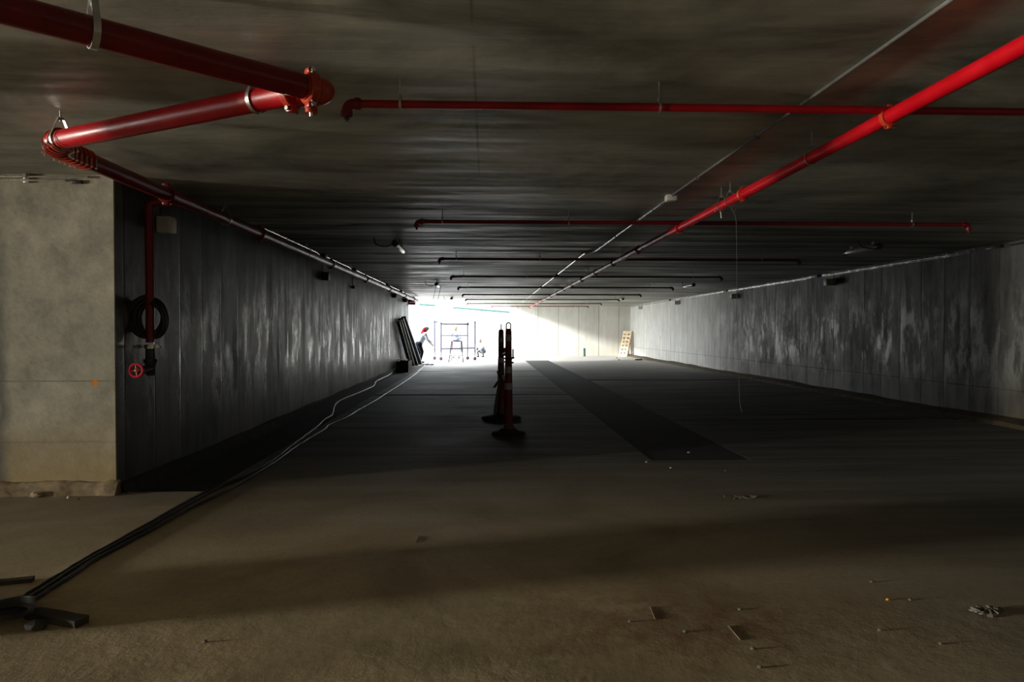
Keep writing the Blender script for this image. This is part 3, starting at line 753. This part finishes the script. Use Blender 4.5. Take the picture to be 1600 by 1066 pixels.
bm = strap('t', [ony(781, 596, D2.y - .10), ony(778, 612, D2.y - .12), ony(775, 630, D2.y - .15), ony(773, 647, D2.y - .17)], .05, '')
tag(make('barrier_tape', bm, M['tape']), 'loose end of olive tape hanging down beside the farther delineator post', 'tape')
bm = strap('t', [ony(780, 594, D2.y - .10), ony(776, 600, D2.y - .12), ony(772, 606, D2.y - .12)], .05, '')
tag(make('barrier_tape', bm, M['tape']), 'short stub of tape sticking out left of the farther delineator post', 'tape')
bm = B(); pA = ony(786, 553, D2.y - .05); pB = ony(792, 552, D1.y + .05)
tube(bm, [pA, pB], .018, 10); box(bm, pA + Vector((.02, 0, .03)), (.04, .05, .13), None, .005); box(bm, pB + Vector((0, 0, 0)), (.05, .05, .08), None, .005)
tag(make('barrier_clip', bm, M['darkplastic']), 'dark clip joining the two delineator posts at half height', 'clip')
bm = B()
torus(bm, ony(795, 560, D1.y), (0, 0, 1), .058, .011, 28, 8); torus(bm, ony(795, 566, D1.y), (.1, 0, 1), .059, .010, 28, 8); box(bm, ony(801.5, 553, D1.y), (.022, .02, .13), None, .004); box(bm, ony(801, 559, D1.y), (.05, .03, .02), None, .003)
tag(make('cord_wrap', bm, M['black']), 'dark cord wrapped round the middle of the nearer delineator post', 'cord')

# ------------------------------------------------------------------ cables on the floor
def fcable(pts, r, label, z=0.0, mat=M['cable']):
    P = spline([onz(a, b, r + z) for a, b in pts], 8)
    P = [p + Vector((random.uniform(-1, 1) * .004, 0, 0)) for p in P]
    bm = B(); tube(bm, P, r, 10); return tag(make('floor_cable', bm, mat), label, 'cable', 'cables trailing over the floor')
c1 = [(-60, 985), (10, 955), (60, 925), (103, 897), (150, 868), (220, 830), (290, 790), (340, 763), (388, 742), (430, 717), (455, 697), (478, 680), (495, 667), (508, 655), (519, 648), (522, 637), (527, 629), (540, 622), (560, 614), (572, 609), (584, 603), (588, 596), (600, 590), (608, 586), (616, 579)]
c2 = [(-60, 995), (14, 960), (64, 930), (110, 900), (155, 871), (225, 834), (300, 793), (350, 768), (392, 745), (435, 718), (458, 701), (485, 684), (508, 670), (514, 664), (540, 653), (560, 641), (585, 627), (605, 614), (630, 598), (650, 584), (662, 573), (668, 568), (678, 563)]
fcable(c1, .011, 'black cable from lower left running into the dark gutter along the left wall')
fcable(c2, .011, 'black cable from lower left continuing over the slab edge to the scaffold')
fcable([(-60, 975), (5, 950), (55, 920), (100, 893), (145, 866), (212, 829), (275, 793), (322, 768), (362, 752), (392, 740)], .009, 'short middle cable of the bundle at lower left, ending near the pier')
bm = B()
for k in range(5):
    c = onz(6 + 3 * k, 948 + 2 * k, .03 + .015 * k); torus(bm, c, (.05 * (k - 2), .06, 1), .13 - .012 * k, .011, 30, 8, .9)
tag(make('cable_coil', bm, M['black']), 'untidy coil of black cable on the floor at the lower left edge', 'cable')
def wobble(bm, amt):
    for v in bm.verts: v.co += Vector([random.uniform(-amt, amt) for _ in range(3)])
pl0 = onz(50, 958, .018); pl1 = onz(128, 972, .018)
bm = B(); bar(bm, pl0, pl1, .075, .034); bmesh.ops.subdivide_edges(bm, edges=bm.edges[:], cuts=3); wobble(bm, .0015)
tag(make('timber_offcut', bm, M['darkwood'], smooth=False), 'dark flat timber offcut on the floor at lower left beside the cable coil', 'timber')
s0 = onz(-20, 912, .012); s1 = onz(52, 905, .012)
bm = B(); bar(bm, s0, s1, .05, .022); bmesh.ops.subdivide_edges(bm, edges=bm.edges[:], cuts=2); wobble(bm, .001)
tag(make('timber_offcut', bm, M['darkwood'], smooth=False), 'dark thin timber strip on the floor at left edge above the cable bundle', 'timber')
def rock(c, s, label, mat=M['stone'], group=None, name='stone', cat='stone', sub=2):
    bm = B(); bmesh.ops.create_icosphere(bm, subdivisions=sub, radius=1)
    for v in bm.verts: v.co = Vector((v.co.x * s[0], v.co.y * s[1], max(v.co.z * s[2], -s[2] * .6))) * random.uniform(.85, 1.12)
    z = min(v.co.z for v in bm.verts)
    for v in bm.verts: v.co += Vector((c.x, c.y, -z))
    return tag(make(name, bm, mat, smooth=False), label, cat, group)
rock(onz(56, 984, 0), (.045, .035, .028), 'fist-sized dark lump on the floor below the timber offcut', M['darkwood'], name='rubble_lump', cat='rubble')
rock(onz(58, 777, 0), (.06, .03, .03), 'pale crumbled mortar lump at the foot of the pier', M['kerbledge'], name='mortar_lump', cat='rubble')
rock(onz(107, 779, 0), (.013, .01, .012), 'tiny white pebble on the floor in front of the pier', M['paper'], name='pebble', cat='stone')
rock(onz(122, 781, 0), (.012, .01, .009), 'small grey pebble just right of the white one in front of the pier', name='pebble', cat='stone')
rock(onz(1387, 938, 0), (.010, .007, .006), 'tiny bright orange scrap on the floor at lower right', M['orangebit'], name='plastic_scrap', cat='scrap')
for i, (px, py, s, lab) in enumerate([(1156, 953, .008, 'small pebble on the reddish floor patch, upper one'), (1362, 910, .008, 'small pale pebble on the dark floor above the orange scrap'), (1422, 938, .008, 'small pebble right of the orange scrap'),
        (1375, 986, .009, 'small pebble below the orange scrap'), (1470, 1007, .009, 'small pebble at lower right, below the crumpled debris'), (1187, 1044, .010, 'pebble near the bottom edge right of centre'), (1176, 1015, .009, 'dark pebble at the edge of the reddish patch'),
        (984, 972, .008, 'lone pebble on the floor below the shadow band'), (1070, 988, .009, 'pebble casting a small shadow left of the reddish patch'), (905, 728, .012, 'pebble on the floor right of the delineators'), (1134, 736, .014, 'dark pebble on the dim floor right of the trench end'),
        (320, 1004, .010, 'pebble on the lower left floor by the pale scratch'), (1010, 723, .012, 'pale chip at the lip of the trench end, left'), (1076, 708, .014, 'pale chip inside the trench end, right'), (1048, 732, .012, 'pale chip just in front of the trench end')]):
    rock(onz(px, py, 0), (s * 1.3, s, s * .8), lab, M['stone'] if i < 12 else M['boxgrey'], 'pebbles and chips on the floor', 'pebble', 'stone', 1)
# crumpled debris at right
bm = B(); c = onz(1545, 959, 0)
for k in range(12):
    p = c + Vector((random.uniform(-.065, .065), random.uniform(-.03, .03), .008 + random.uniform(0, .018)))
    rot = Euler((random.uniform(-.6, .6), random.uniform(-.5, .5), random.uniform(0, 3))).to_matrix(); box(bm, p, (random.uniform(.03, .07), random.uniform(.01, .025), .006), rot)
tag(make('crumpled_debris', bm, M['stone'], smooth=False), 'crumpled grey scrap lying on the dark floor at right edge', 'debris')
bm = B(); c = onz(1160, 778, 0)
for k in range(9):
    p = c + Vector((random.uniform(-.16, .16), random.uniform(-.05, .05), .008)); rot = Euler((0, random.uniform(-.3, .3), random.uniform(-.6, .6))).to_matrix(); box(bm, p, (random.uniform(.04, .08), .012, .008), rot)
tag(make('wood_chips', bm, M['stone'], smooth=False), 'scatter of thin chips on the dim floor right of the trench', 'debris')
# nails / splinters in the brown floor
for i, (a, b, lab) in enumerate([((1138, 978), (1157, 1000), 'thin reddish stick on the clay patch, lower one'), ((650, 848), (655, 838), 'short splinter on the lit floor left of centre, by the shadow band'), ((1016, 948), (1024, 968), 'short dark stick on the clay patch, left one')]):
    bm = B(); tube(bm, [onz(*a, .003), onz(*b, .003)], .003, 6); tag(make('splinter', bm, M['brick']), lab, 'stick')

# ------------------------------------------------------------------ leaning panels, crate, at the end of the left wall
def leaner(ft, tp, w, th, label, mat, extra=True):
    """long channel profile leaning on the wall: ft = foot pixel on floor, tp = top pixel at wall"""
    f = onz(*ft, .01); h = onx(*tp, XL + .13) if tp[0] < 640 else ony(*tp, f.y)
    d = (h - f); L = d.length; t = thing('leaning_panel', f, label, 'panel', 'profiles leaning at the end of the left wall')
    side = Vector((1, .15, 0)); side = (side - d.normalized() * side.dot(d.normalized())).normalized(); nrm = d.normalized().cross(side)
    rot = Matrix((side, d.normalized(), nrm)).transposed()
    bm = B(); box(bm, f + d / 2, (w, L, th), rot, .004); child('panel', bm, mat, t, smooth=False)
    bm = B()
    for s in (-1, 1): box(bm, f + d / 2 + side * s * (w / 2 + .006), (.014, L * .995, th * 1.6), rot)
    child('edge_strip', bm, M['panel_lt'] if extra else M['panel'], t, smooth=False)
    bm = B(); box(bm, f + d * .998, (w * 1.02, .02, th * 1.7), rot); child('end_plate', bm, M['panel'], t, smooth=False)
    return t
leaner((641, 572.5), (622, 503), .10, .03, 'leftmost dark profile leaning on the left wall above the crate', M['panel'])
leaner((645.5, 572), (624.5, 499), .12, .03, 'second leaning profile, dark with pale edges', M['panel_lt'])
leaner((650.5, 571), (627, 498), .14, .04, 'third leaning profile, between the pale one and the widest', M['panel'])
leaner((656, 569), (630.5, 496), .16, .05, 'widest blue-grey profile leaning in front, nearest the worker', M['panel'], False)
# crate
cc = Vector((-2.90, 24.2, -.05)); t = thing('storage_crate', cc, 'black open crate on the floor at the foot of the leaning panels', 'crate')
def cr(dx, dy, dz, sx, sy, sz, name, mat): 
    bm = B(); box(bm, cc + Vector((dx, dy, dz)), (sx, sy, sz), None, .006); return child(name, bm, mat, t, smooth=False)
cr(0, 0, .02, .42, 1.1, .03, 'bottom', M['darkplastic'])
for s in (-1, 1): cr(s * .20, 0, .2, .02, 1.1, .34, 'side_panel', M['darkplastic'] if s < 0 else M['brick'])
for s in (-1, 1): cr(0, s * .54, .2, .38, .02, .34, 'side_panel', M['darkplastic'])
cr(0, -.557, .36, .42, .012, .03, 'rim', M['darkplastic'])
bm = B(); bmesh.ops.create_grid(bm, x_segments=8, y_segments=6, size=.5)
for v in bm.verts: v.co = Vector((v.co.x * .34, v.co.y * .5, 0)) + Vector((0, 0, random.uniform(-.01, .03))) + cc + Vector((-.03, -.2, .385))
g = bmesh.ops.extrude_face_region(bm, geom=bm.faces[:]); bmesh.ops.translate(bm, verts=[v for v in g['geom'] if isinstance(v, bmesh.types.BMVert)], vec=(0, 0, .012))
tag(make('crumpled_sheet', bm, M['paper'], smooth=False), 'white crumpled sheet lying on top of the black crate', 'sheet')
bm = B(); c = onz(665, 571, 0)
for k in range(14):
    p = c + Vector((random.uniform(-.35, .35), random.uniform(-.25, .25), .015 + random.uniform(0, .03))); box(bm, p, (random.uniform(.08, .25), .03, .02), Euler((0, random.uniform(-.2, .2), random.uniform(0, 3))).to_matrix())
tag(make('scrap_heap', bm, M['darkwood'], smooth=False), 'low heap of dark scrap at the feet of the worker by the panels', 'debris')

# ------------------------------------------------------------------ rolling scaffold and step ladder
PA = onz(689, 563.6, 0); PD = onz(742, 563.4, 0); PB = onz(679, 562.6, 0); PC = onz(730.6, 562.4, 0)
sc = thing('rolling_scaffold', (PA + PD) / 2, 'mobile scaffold frame on four red-hubbed castors in the bright opening', 'scaffold')
def topz(px, py, P): return ony(px, py, P.y).z
tops = [(PA, topz(689, 503.5, PA)), (PD, topz(742, 502, PD)), (PB, topz(679, 501, PB)), (PC, topz(730, 503.5, PC))]
for P, zt in tops:
    bm = B(); tube(bm, [P + Vector((0, 0, .20)), Vector((P.x, P.y, zt))], .032, 12); u = child('upright', bm, M['alu'], sc)
    bm = B(); lathe(bm, Vector((P.x, P.y, zt - .08)), (0, 0, 1), [(0, .032), (0, .045), (.05, .045), (.05, .032)], 12); child('collar', bm, M['alu'], u)
    bm = B(); lathe(bm, P + Vector((0, -.03, .086)), (0, 1, 0), [(0, .06), (.004, .085), (.056, .085), (.06, .06)], 24); cs = child('castor', bm, M['wheelred'] if False else M['black'], sc)
    bm = B(); lathe(bm, P + Vector((0, -.037, .086)), (0, 1, 0), [(0, .03), (.002, .045), (.072, .045), (.074, .03)], 20); child('hub', bm, M['hubred'], cs, 'red hub')
    bm = B()
    for s in (-1, 1): box(bm, P + Vector((0, s * .045, .14)), (.05, .006, .13))
    box(bm, P + Vector((0, 0, .20)), (.06, .10, .012)); child('fork', bm, M['alu'], cs)
def sbar(p, q, za, zb, r, name='crossbar'):
    bm = B(); tube(bm, [Vector((p.x, p.y, za)), Vector((q.x, q.y, zb))], r, 10); child(name, bm, M['alu'], sc)
z_t = topz(700, 506.3, PA); z_m = topz(700, 524.7, PA); z_l = topz(700, 544.5, PA)
ext = PC + (PC - PA) * .05
sbar(PA, ext, z_t, z_t, .040, 'platform_rail'); sbar(PA, PC, z_m, z_m, .022); sbar(PA, PD, z_l - .02, z_l + .02, .034)
sbar(PB, PA, z_t + .04, z_t + .04, .016); sbar(PB, PA, z_l + .02, z_l - .02, .016)
bm = B(); c = ony(680.3, 503, PB.y); box(bm, c, (.20, .05, .12), None, .01); child('tag_plate', bm, M['greycloth'], sc, 'grey plate on top of the rear left upright')

# step ladder
L0, L1 = onz(701.3, 566, 0), onz(723.6, 566, 0); yl = L0.y
zt = ony(712, 533.5, yl + .25).z
lad = thing('step_ladder', (L0 + L1) / 2, 'small A-frame step ladder standing in front of the scaffold', 'ladder')
T0 = ony(706, 533.5, yl + .25); T1 = ony(721.5, 533.5, yl + .25)
for f_, t_ in ((L0, T0), (L1, T1)):
    bm = B(); bar(bm, f_, t_, .05, .03); s_ = child('stile', bm, M['alu'], lad, smooth=False)
    bm = B(); box(bm, f_ + Vector((0, 0, .02)), (.06, .05, .04), None, .004); child('foot', bm, M['black'], s_)
for f_, t_ in ((onz(704.5, 565, 0) + Vector((0, .45, 0)), T0 + Vector((.03, .02, 0))), (onz(720.5, 565, 0) + Vector((0, .45, 0)), T1 + Vector((-.03, .02, 0)))):
    bm = B(); bar(bm, f_, t_, .035, .025); child('rear_leg', bm, M['hubred'] if f_.x < L0.x + .3 else M['alu'], lad, smooth=False)
for q in (.31, .62):
    a, b = L0.lerp(T0, q), L1.lerp(T1, q); bm = B(); bar(bm, a, b, .07, .028); child('step', bm, M['alu'], lad, smooth=False)
bm = B(); box(bm, (T0 + T1) / 2, ((T1 - T0).length + .06, .14, .03), None, .005); child('top_tread', bm, M['alu'], lad, smooth=False)
bm = B()
for k in range(7):
    p = (T0 + T1) / 2 + Vector((-.15 + .05 * k, random.uniform(-.03, .03), .035)); box(bm, p, (.05, .04, random.uniform(.03, .05)), Euler((0, 0, random.uniform(-.4, .4))).to_matrix(), .004)
tag(make('tool_pouch', bm, M['darkplastic'], smooth=False), 'dark tool roll lying on the top tread of the step ladder', 'tool')

# ------------------------------------------------------------------ pallets, teal pipes, brown board at the far corner
def pallet(bl, br, lean, H, label, deck_mat=M['timber']):
    """bl, br: bottom corners of the front deck; lean: horizontal offset vector of the top"""
    bl, br = Vector(bl), Vector(br); u = (br - bl); W = u.length; u.normalize()
    v = (Vector((0, 0, 1)) * math.sqrt(max(H * H - lean.length_squared, .01)) + lean).normalized(); v = (v - u * v.dot(u)).normalized()
    n = u.cross(v).normalized()
    if n.y > 0: n = -n
    rot = Matrix((u, v, n)).transposed(); t = thing('wooden_pallet', (bl + br) / 2, label, 'pallet', 'pallets leaning in the far right corner')
    P = lambda a, b, c: bl + u * a + v * b - n * c
    def b_(name, a, b, c, sx, sy, sz):
        bm = B(); box(bm, P(a, b, c), (sx, sy, sz), rot, .003); child(name, bm, deck_mat, t, smooth=False)
    nb = 7; bw = H / (nb * 1.65)
    for i in range(nb): b_('deck_board', W / 2, bw / 2 + (H - bw) * i / (nb - 1), .011, W, bw * (1.25 if i in (0, nb - 1) else 1.0), .022)
    for i in range(3): b_('stringer', .05 + (W - .1) * i / 2, H / 2, .067, .09, H, .09)
    for i in range(3): b_('bottom_board', W / 2, bw / 2 + (H - bw) * i / 2, .123, W, bw, .022)
    return t
bl = onz(964, 556.6, 0); br = Vector((bl.x + .66, bl.y - .35, 0))
q1 = onz(982, 558, 0)
pallet((bl.x, 36.2, 0.02), (q1.x, 35.75, 0.02), Vector((.33, .25, 0)), 1.38, 'front wooden pallet leaning upright in the far right corner')
pallet((q1.x + .06, 36.62, .02), (XR - .2, 36.45, .02), Vector((.0, .04, 0)), 1.22, 'rear wooden pallet half hidden behind the front one, against right wall')
bm = B(); c = onz(998, 562, .03); box(bm, c, (.34, .09, .06), Euler((0, 0, .15)).to_matrix(), .006)
tag(make('board_offcut', bm, M['brick'], smooth=False), 'short brown board lying on the floor beside the pallets', 'timber')
for px, py, lab in ((964, 560, 'small dark chip on the bright floor left of the pallet, upper'), (967, 563, 'small dark chip on the bright floor left of the pallet, lower')):
    rock(onz(px, py, 0), (.05, .04, .03), lab, M['brick'], None, 'rubble_chip', 'rubble', 1)
g0 = onz(913, 557, 0)
bm = B(); lathe(bm, g0, (0, 0, 1), [(0, .058), (0, .066), (.06, .066), (.07, .060), (.43, .060), (.43, .048), (.38, .048)], 24)
tag(make('drain_pipe_stub', bm, M['teal']), 'short upright teal green pipe stub in front of the far wall', 'pipe')
for a, b, y, lab in (((655, 475.5), (680, 477.3), 38.0, 'short teal pipe outdoors at the top left of the bright opening'), ((708, 480.5), (796, 487.8), 38.0, 'long teal pipe outdoors above the scaffold, in the bright opening')):
    p, q = ony(*a, y), ony(*b, y + .3); bm = B(); tube(bm, [p, q], .055, 16)
    o = thing('drain_pipe', (p + q) / 2, lab, 'pipe', 'teal pipes outdoors'); child('pipe', bm, M['teal'], o)
    for k in (.1, .9):
        c = p.lerp(q, k); bb = B(); tube(bb, [c, (c.x, c.y, CZ + 1.2)], .008, 6); child('hanger', bb, M['galv'], o)
    bb = B(); c = p.lerp(q, .5); lathe(bb, c - (q - p).normalized() * .05, q - p, [(0, .055), (0, .066), (.1, .066), (.1, .055)], 16); child('socket', bb, M['teal'], o)
bm = B(); bar(bm, (-14, 38.15, CZ + 1.25), (4, 38.45, CZ + 1.25), .3, .15); structure('trim_4', bm, M['outer'])
bm = B(); p, q = ony(641, 474, YE + .062), ony(649, 474.5, YE + .062); tube(bm, [p - Vector((.25, 0, 0)), q], .06, 16)
tag(make('red_pipe_end', bm, M['hubred']), 'stub of red pipe just past the end of the left wall, under the ceiling', 'pipe')

# ------------------------------------------------------------------ people
def capsule(bm, p, q, r0, r1, n=12):
    p, q = Vector(p), Vector(q); d = (q - p); L = d.length or .001; d = d / L; a, b = frame(d); rs = []
    for k in range(5): t = math.pi / 2 * (1 - k / 4); rs.append(ring(bm, p - d * r0 * math.sin(t), a, b, max(r0 * math.cos(t), .0005), n))
    for k in range(5): t = math.pi / 2 * k / 4; rs.append(ring(bm, q + d * r1 * math.sin(t), a, b, max(r1 * math.cos(t), .0005), n))
    skin_rings(bm, rs)
def ell(bm, c, s, rot=None):
    m = Matrix.Translation(Vector(c)) @ (rot.to_4x4() if rot is not None else Matrix()) @ Matrix.Diagonal((*s, 1)); bmesh.ops.create_uvsphere(bm, u_segments=18, v_segments=12, radius=1, matrix=m)
def fuse(name, bm, mat, parent, vox=.012, label=None):
    o = child(name, bm, mat, parent, label); m = o.modifiers.new('fuse', 'REMESH'); m.mode = 'VOXEL'; m.voxel_size = vox; m.use_smooth_shade = True
    s = o.modifiers.new('smooth', 'SMOOTH'); s.factor = .5; s.iterations = 3; return o
def hand(bm, wr, d, pn):
    d = d.normalized(); pn = (pn - d * pn.dot(d)).normalized(); s = d.cross(pn)
    capsule(bm, wr, wr + d * .03, .026, .030); ell(bm, wr + d * .055, (.040, .045, .020), Matrix((s, d, pn)).transposed())
    for k, (L, off) in enumerate(((.068, -.030), (.078, -.010), (.072, .010), (.058, .029))):
        b0 = wr + d * .085 + s * off; b1 = b0 + d * L * .5 + pn * .008; b2 = b1 + (d * .8 + pn * .6).normalized() * L * .5
        capsule(bm, b0, b1, .0098, .009, 8); capsule(bm, b1, b2, .009, .0075, 8)
    t0 = wr + d * .035 - s * .032; t1 = t0 + (d * .6 - s * .8).normalized() * .04; capsule(bm, t0, t1, .012, .010, 8); capsule(bm, t1, t1 + (d * .9 - s * .2 + pn * .3).normalized() * .032, .010, .008, 8)
def person(base, yaw, J, label, mats, helmet=None, scarf=None):
    """J: joints in local metres (x right, y forward, z up). mats: body, shirt, trousers"""
    base = Vector(base); rt = Matrix.Rotation(yaw, 3, 'Z'); W = lambda v: base + rt @ Vector(v)
    t = thing('person', base, label, 'person')
    P = {k: W(v) for k, v in J.items()}; fwd = rt @ Vector((0, 1, 0)); hd = P['head']; nk = P['neck']
    up = (hd - nk).normalized(); lf = rt @ Vector(J.get('look', (0, 1, 0))); lf = (lf - up * lf.dot(up)).normalized(); sd = lf.cross(up)
    hr = Matrix((sd, lf, up)).transposed()
    bm = B()   # continuous body
    ell(bm, hd, (.076, .095, .115), hr); ell(bm, hd + lf * .03 - up * .06, (.052, .058, .055), hr)
    ell(bm, hd + lf * .098 - up * .012, (.012, .018, .024), hr); ell(bm, hd + lf * .088 - up * .055, (.026, .012, .009), hr); ell(bm, hd + lf * .083 + up * .028, (.05, .014, .010), hr)
    for s in (-1, 1): ell(bm, hd + sd * s * .078 - lf * .005, (.010, .022, .032), hr)
    capsule(bm, nk - up * .02, hd - up * .05, .058, .052); capsule(bm, P['chest'], nk - up * .03, .105, .07); capsule(bm, P['hip'], P['chest'], .125, .13)
    for s in 'LR':
        capsule(bm, nk - up * .05, P['sh' + s], .06, .062); capsule(bm, P['sh' + s], P['el' + s], .052, .040); capsule(bm, P['el' + s], P['wr' + s], .040, .026)
        hand(bm, P['wr' + s], P['wr' + s] - P['el' + s], -fwd * .2 + Vector((0, 0, -1)) if abs((P['wr' + s] - P['el' + s]).normalized().z) < .7 else fwd)
        capsule(bm, P['hip'], P['hj' + s], .11, .09); capsule(bm, P['hj' + s], P['kn' + s], .082, .056); capsule(bm, P['kn' + s], P['an' + s], .055, .036); capsule(bm, P['an' + s], P['an' + s] + fwd * .12 - Vector((0, 0, .04)), .036, .03)
    fuse('body', bm, M['skin'], t, .009)
    for s in (-1, 1):
        bm = B(); ell(bm, hd + lf * .084 + sd * s * .031 + up * .006, (.012, .009, .009), hr); child('eye', bm, M['darkplastic'], t)
    bm = B(); capsule(bm, P['chest'] - up * .0, nk - up * .05, .135, .09); capsule(bm, P['hip'], P['chest'], .145, .155)
    for s in 'LR': capsule(bm, nk - up * .06, P['sh' + s], .078, .080); capsule(bm, P['sh' + s], P['el' + s], .070, .056); capsule(bm, P['el' + s], P['el' + s].lerp(P['wr' + s], .85), .056, .042)
    fuse('shirt', bm, mats[0], t, .014)
    bm = B()
    capsule(bm, P['hip'] + Vector((0, 0, .0)), P['hip'].lerp(P['chest'], .15), .150, .148)
    for s in 'LR': capsule(bm, P['hip'], P['hj' + s], .135, .112); capsule(bm, P['hj' + s], P['kn' + s], .104, .075); capsule(bm, P['kn' + s], P['kn' + s].lerp(P['an' + s], .9), .075, .058)
    fuse('trousers', bm, mats[1], t, .014)
    for s in 'LR':
        bm = B(); a = P['an' + s]; z0 = base.z; capsule(bm, a, a - Vector((0, 0, .04)), .052, .05); capsule(bm, Vector((a.x, a.y, z0 + .045)) - fwd * .04, Vector((a.x, a.y, z0 + .042)) + fwd * .15, .045, .040)
        for v in bm.verts: v.co.z = max(v.co.z, z0)
        fuse('boot', bm, M['boot'], t, .010)
    bm = B(); ell(bm, hd + up * .018 - lf * .012, (.084, .102, .108), hr)
    bmesh.ops.delete(bm, geom=[v for v in bm.verts if (v.co - hd).dot(up) < .0 or ((v.co - hd).dot(lf) > .05 and (v.co - hd).dot(up) < .06)], context='VERTS'); child('hair', bm, M['darkplastic'], t)
    if helmet is not None:
        bm = B(); ell(bm, hd + up * .045, (.105, .128, .105), hr); bmesh.ops.delete(bm, geom=[v for v in bm.verts if (v.co - hd).dot(up) < .035], context='VERTS')
        lathe(bm, hd + up * .030, up, [(0, .10), (0, .128), (.008, .128), (.012, .10)], 24); box(bm, hd + up * .038 + lf * .135, (.13, .06, .008), hr, .002); child('helmet', bm, helmet, t)
    if scarf is not None:
        bm = B(); ell(bm, hd - lf * .05 - up * .08, (.105, .085, .12), hr); ell(bm, nk - up * .02, (.11, .10, .06), hr); ell(bm, nk - lf * .07 - sd * .03 - up * .05, (.10, .06, .10), hr); fuse('neck_cloth', bm, scarf, t, .014)
    return t
# worker by the panels: bent a little, reaching to the right, seen from behind
w1 = onz(654.5, 567.5, 0)
person(w1, R(-62), dict(hip=(0, 0, .80), chest=(0, .17, 1.10), neck=(.0, .25, 1.30), head=(0, .32, 1.44), shL=(-.18, .22, 1.22), shR=(.18, .22, 1.22), elL=(-.26, .42, 1.02), elR=(.26, .30, .98),
       wrL=(-.14, .60, .92), wrR=(.20, .48, .82), hjL=(-.10, -.02, .80), hjR=(.10, -.02, .80), knL=(-.12, .08, .46), knR=(.13, .10, .46), anL=(-.13, -.03, .09), anR=(.14, .0, .09), look=(.1, .8, -.5)),
       'worker with red neck cloth, white shirt and black trousers bending beside the leaning panels', (M['shirt'], M['trousers']), M['helmet'], M['redcloth'])
w2 = Vector((ony(713, 540, 34.0).x, 34.0, 0))
person(w2, R(170), dict(hip=(0, 0, .80), chest=(0, .10, 1.12), neck=(0, .13, 1.34), head=(0, .18, 1.49), shL=(-.18, .12, 1.27), shR=(.18, .12, 1.27), elL=(-.24, .22, 1.02), elR=(.24, .25, 1.03),
       wrL=(-.12, .42, .98), wrR=(.12, .42, .98), hjL=(-.10, 0, .80), hjR=(.10, 0, .80), knL=(-.13, .06, .45), knR=(.13, .06, .45), anL=(-.14, 0, .09), anR=(.14, 0, .09), look=(0, 1, -.5)),
       'worker with yellow helmet and pale blue clothes standing behind the scaffold and step ladder', (M['bluecloth'], M['shirt']), M['yellow'])
w3 = onz(752.5, 559, 0)
person((w3.x, 35.2, 0), R(150), dict(hip=(0, -.10, .30), chest=(0, .05, .56), neck=(0, .10, .74), head=(0, .16, .88), shL=(-.17, .08, .68), shR=(.17, .08, .68), elL=(-.20, .30, .52), elR=(.20, .30, .52),
       wrL=(-.08, .45, .38), wrR=(.08, .45, .38), hjL=(-.10, -.08, .30), hjR=(.10, -.08, .30), knL=(-.16, .28, .46), knR=(.16, .28, .46), anL=(-.15, .08, .09), anR=(.15, .08, .09), look=(0, 1, -.7)),
       'small figure in pale grey clothes crouching on the bright floor right of the scaffold', (M['shirt'], M['greycloth']), M['helmet'])

for o in bpy.data.objects:
    if '_o' in o: del o['_o']
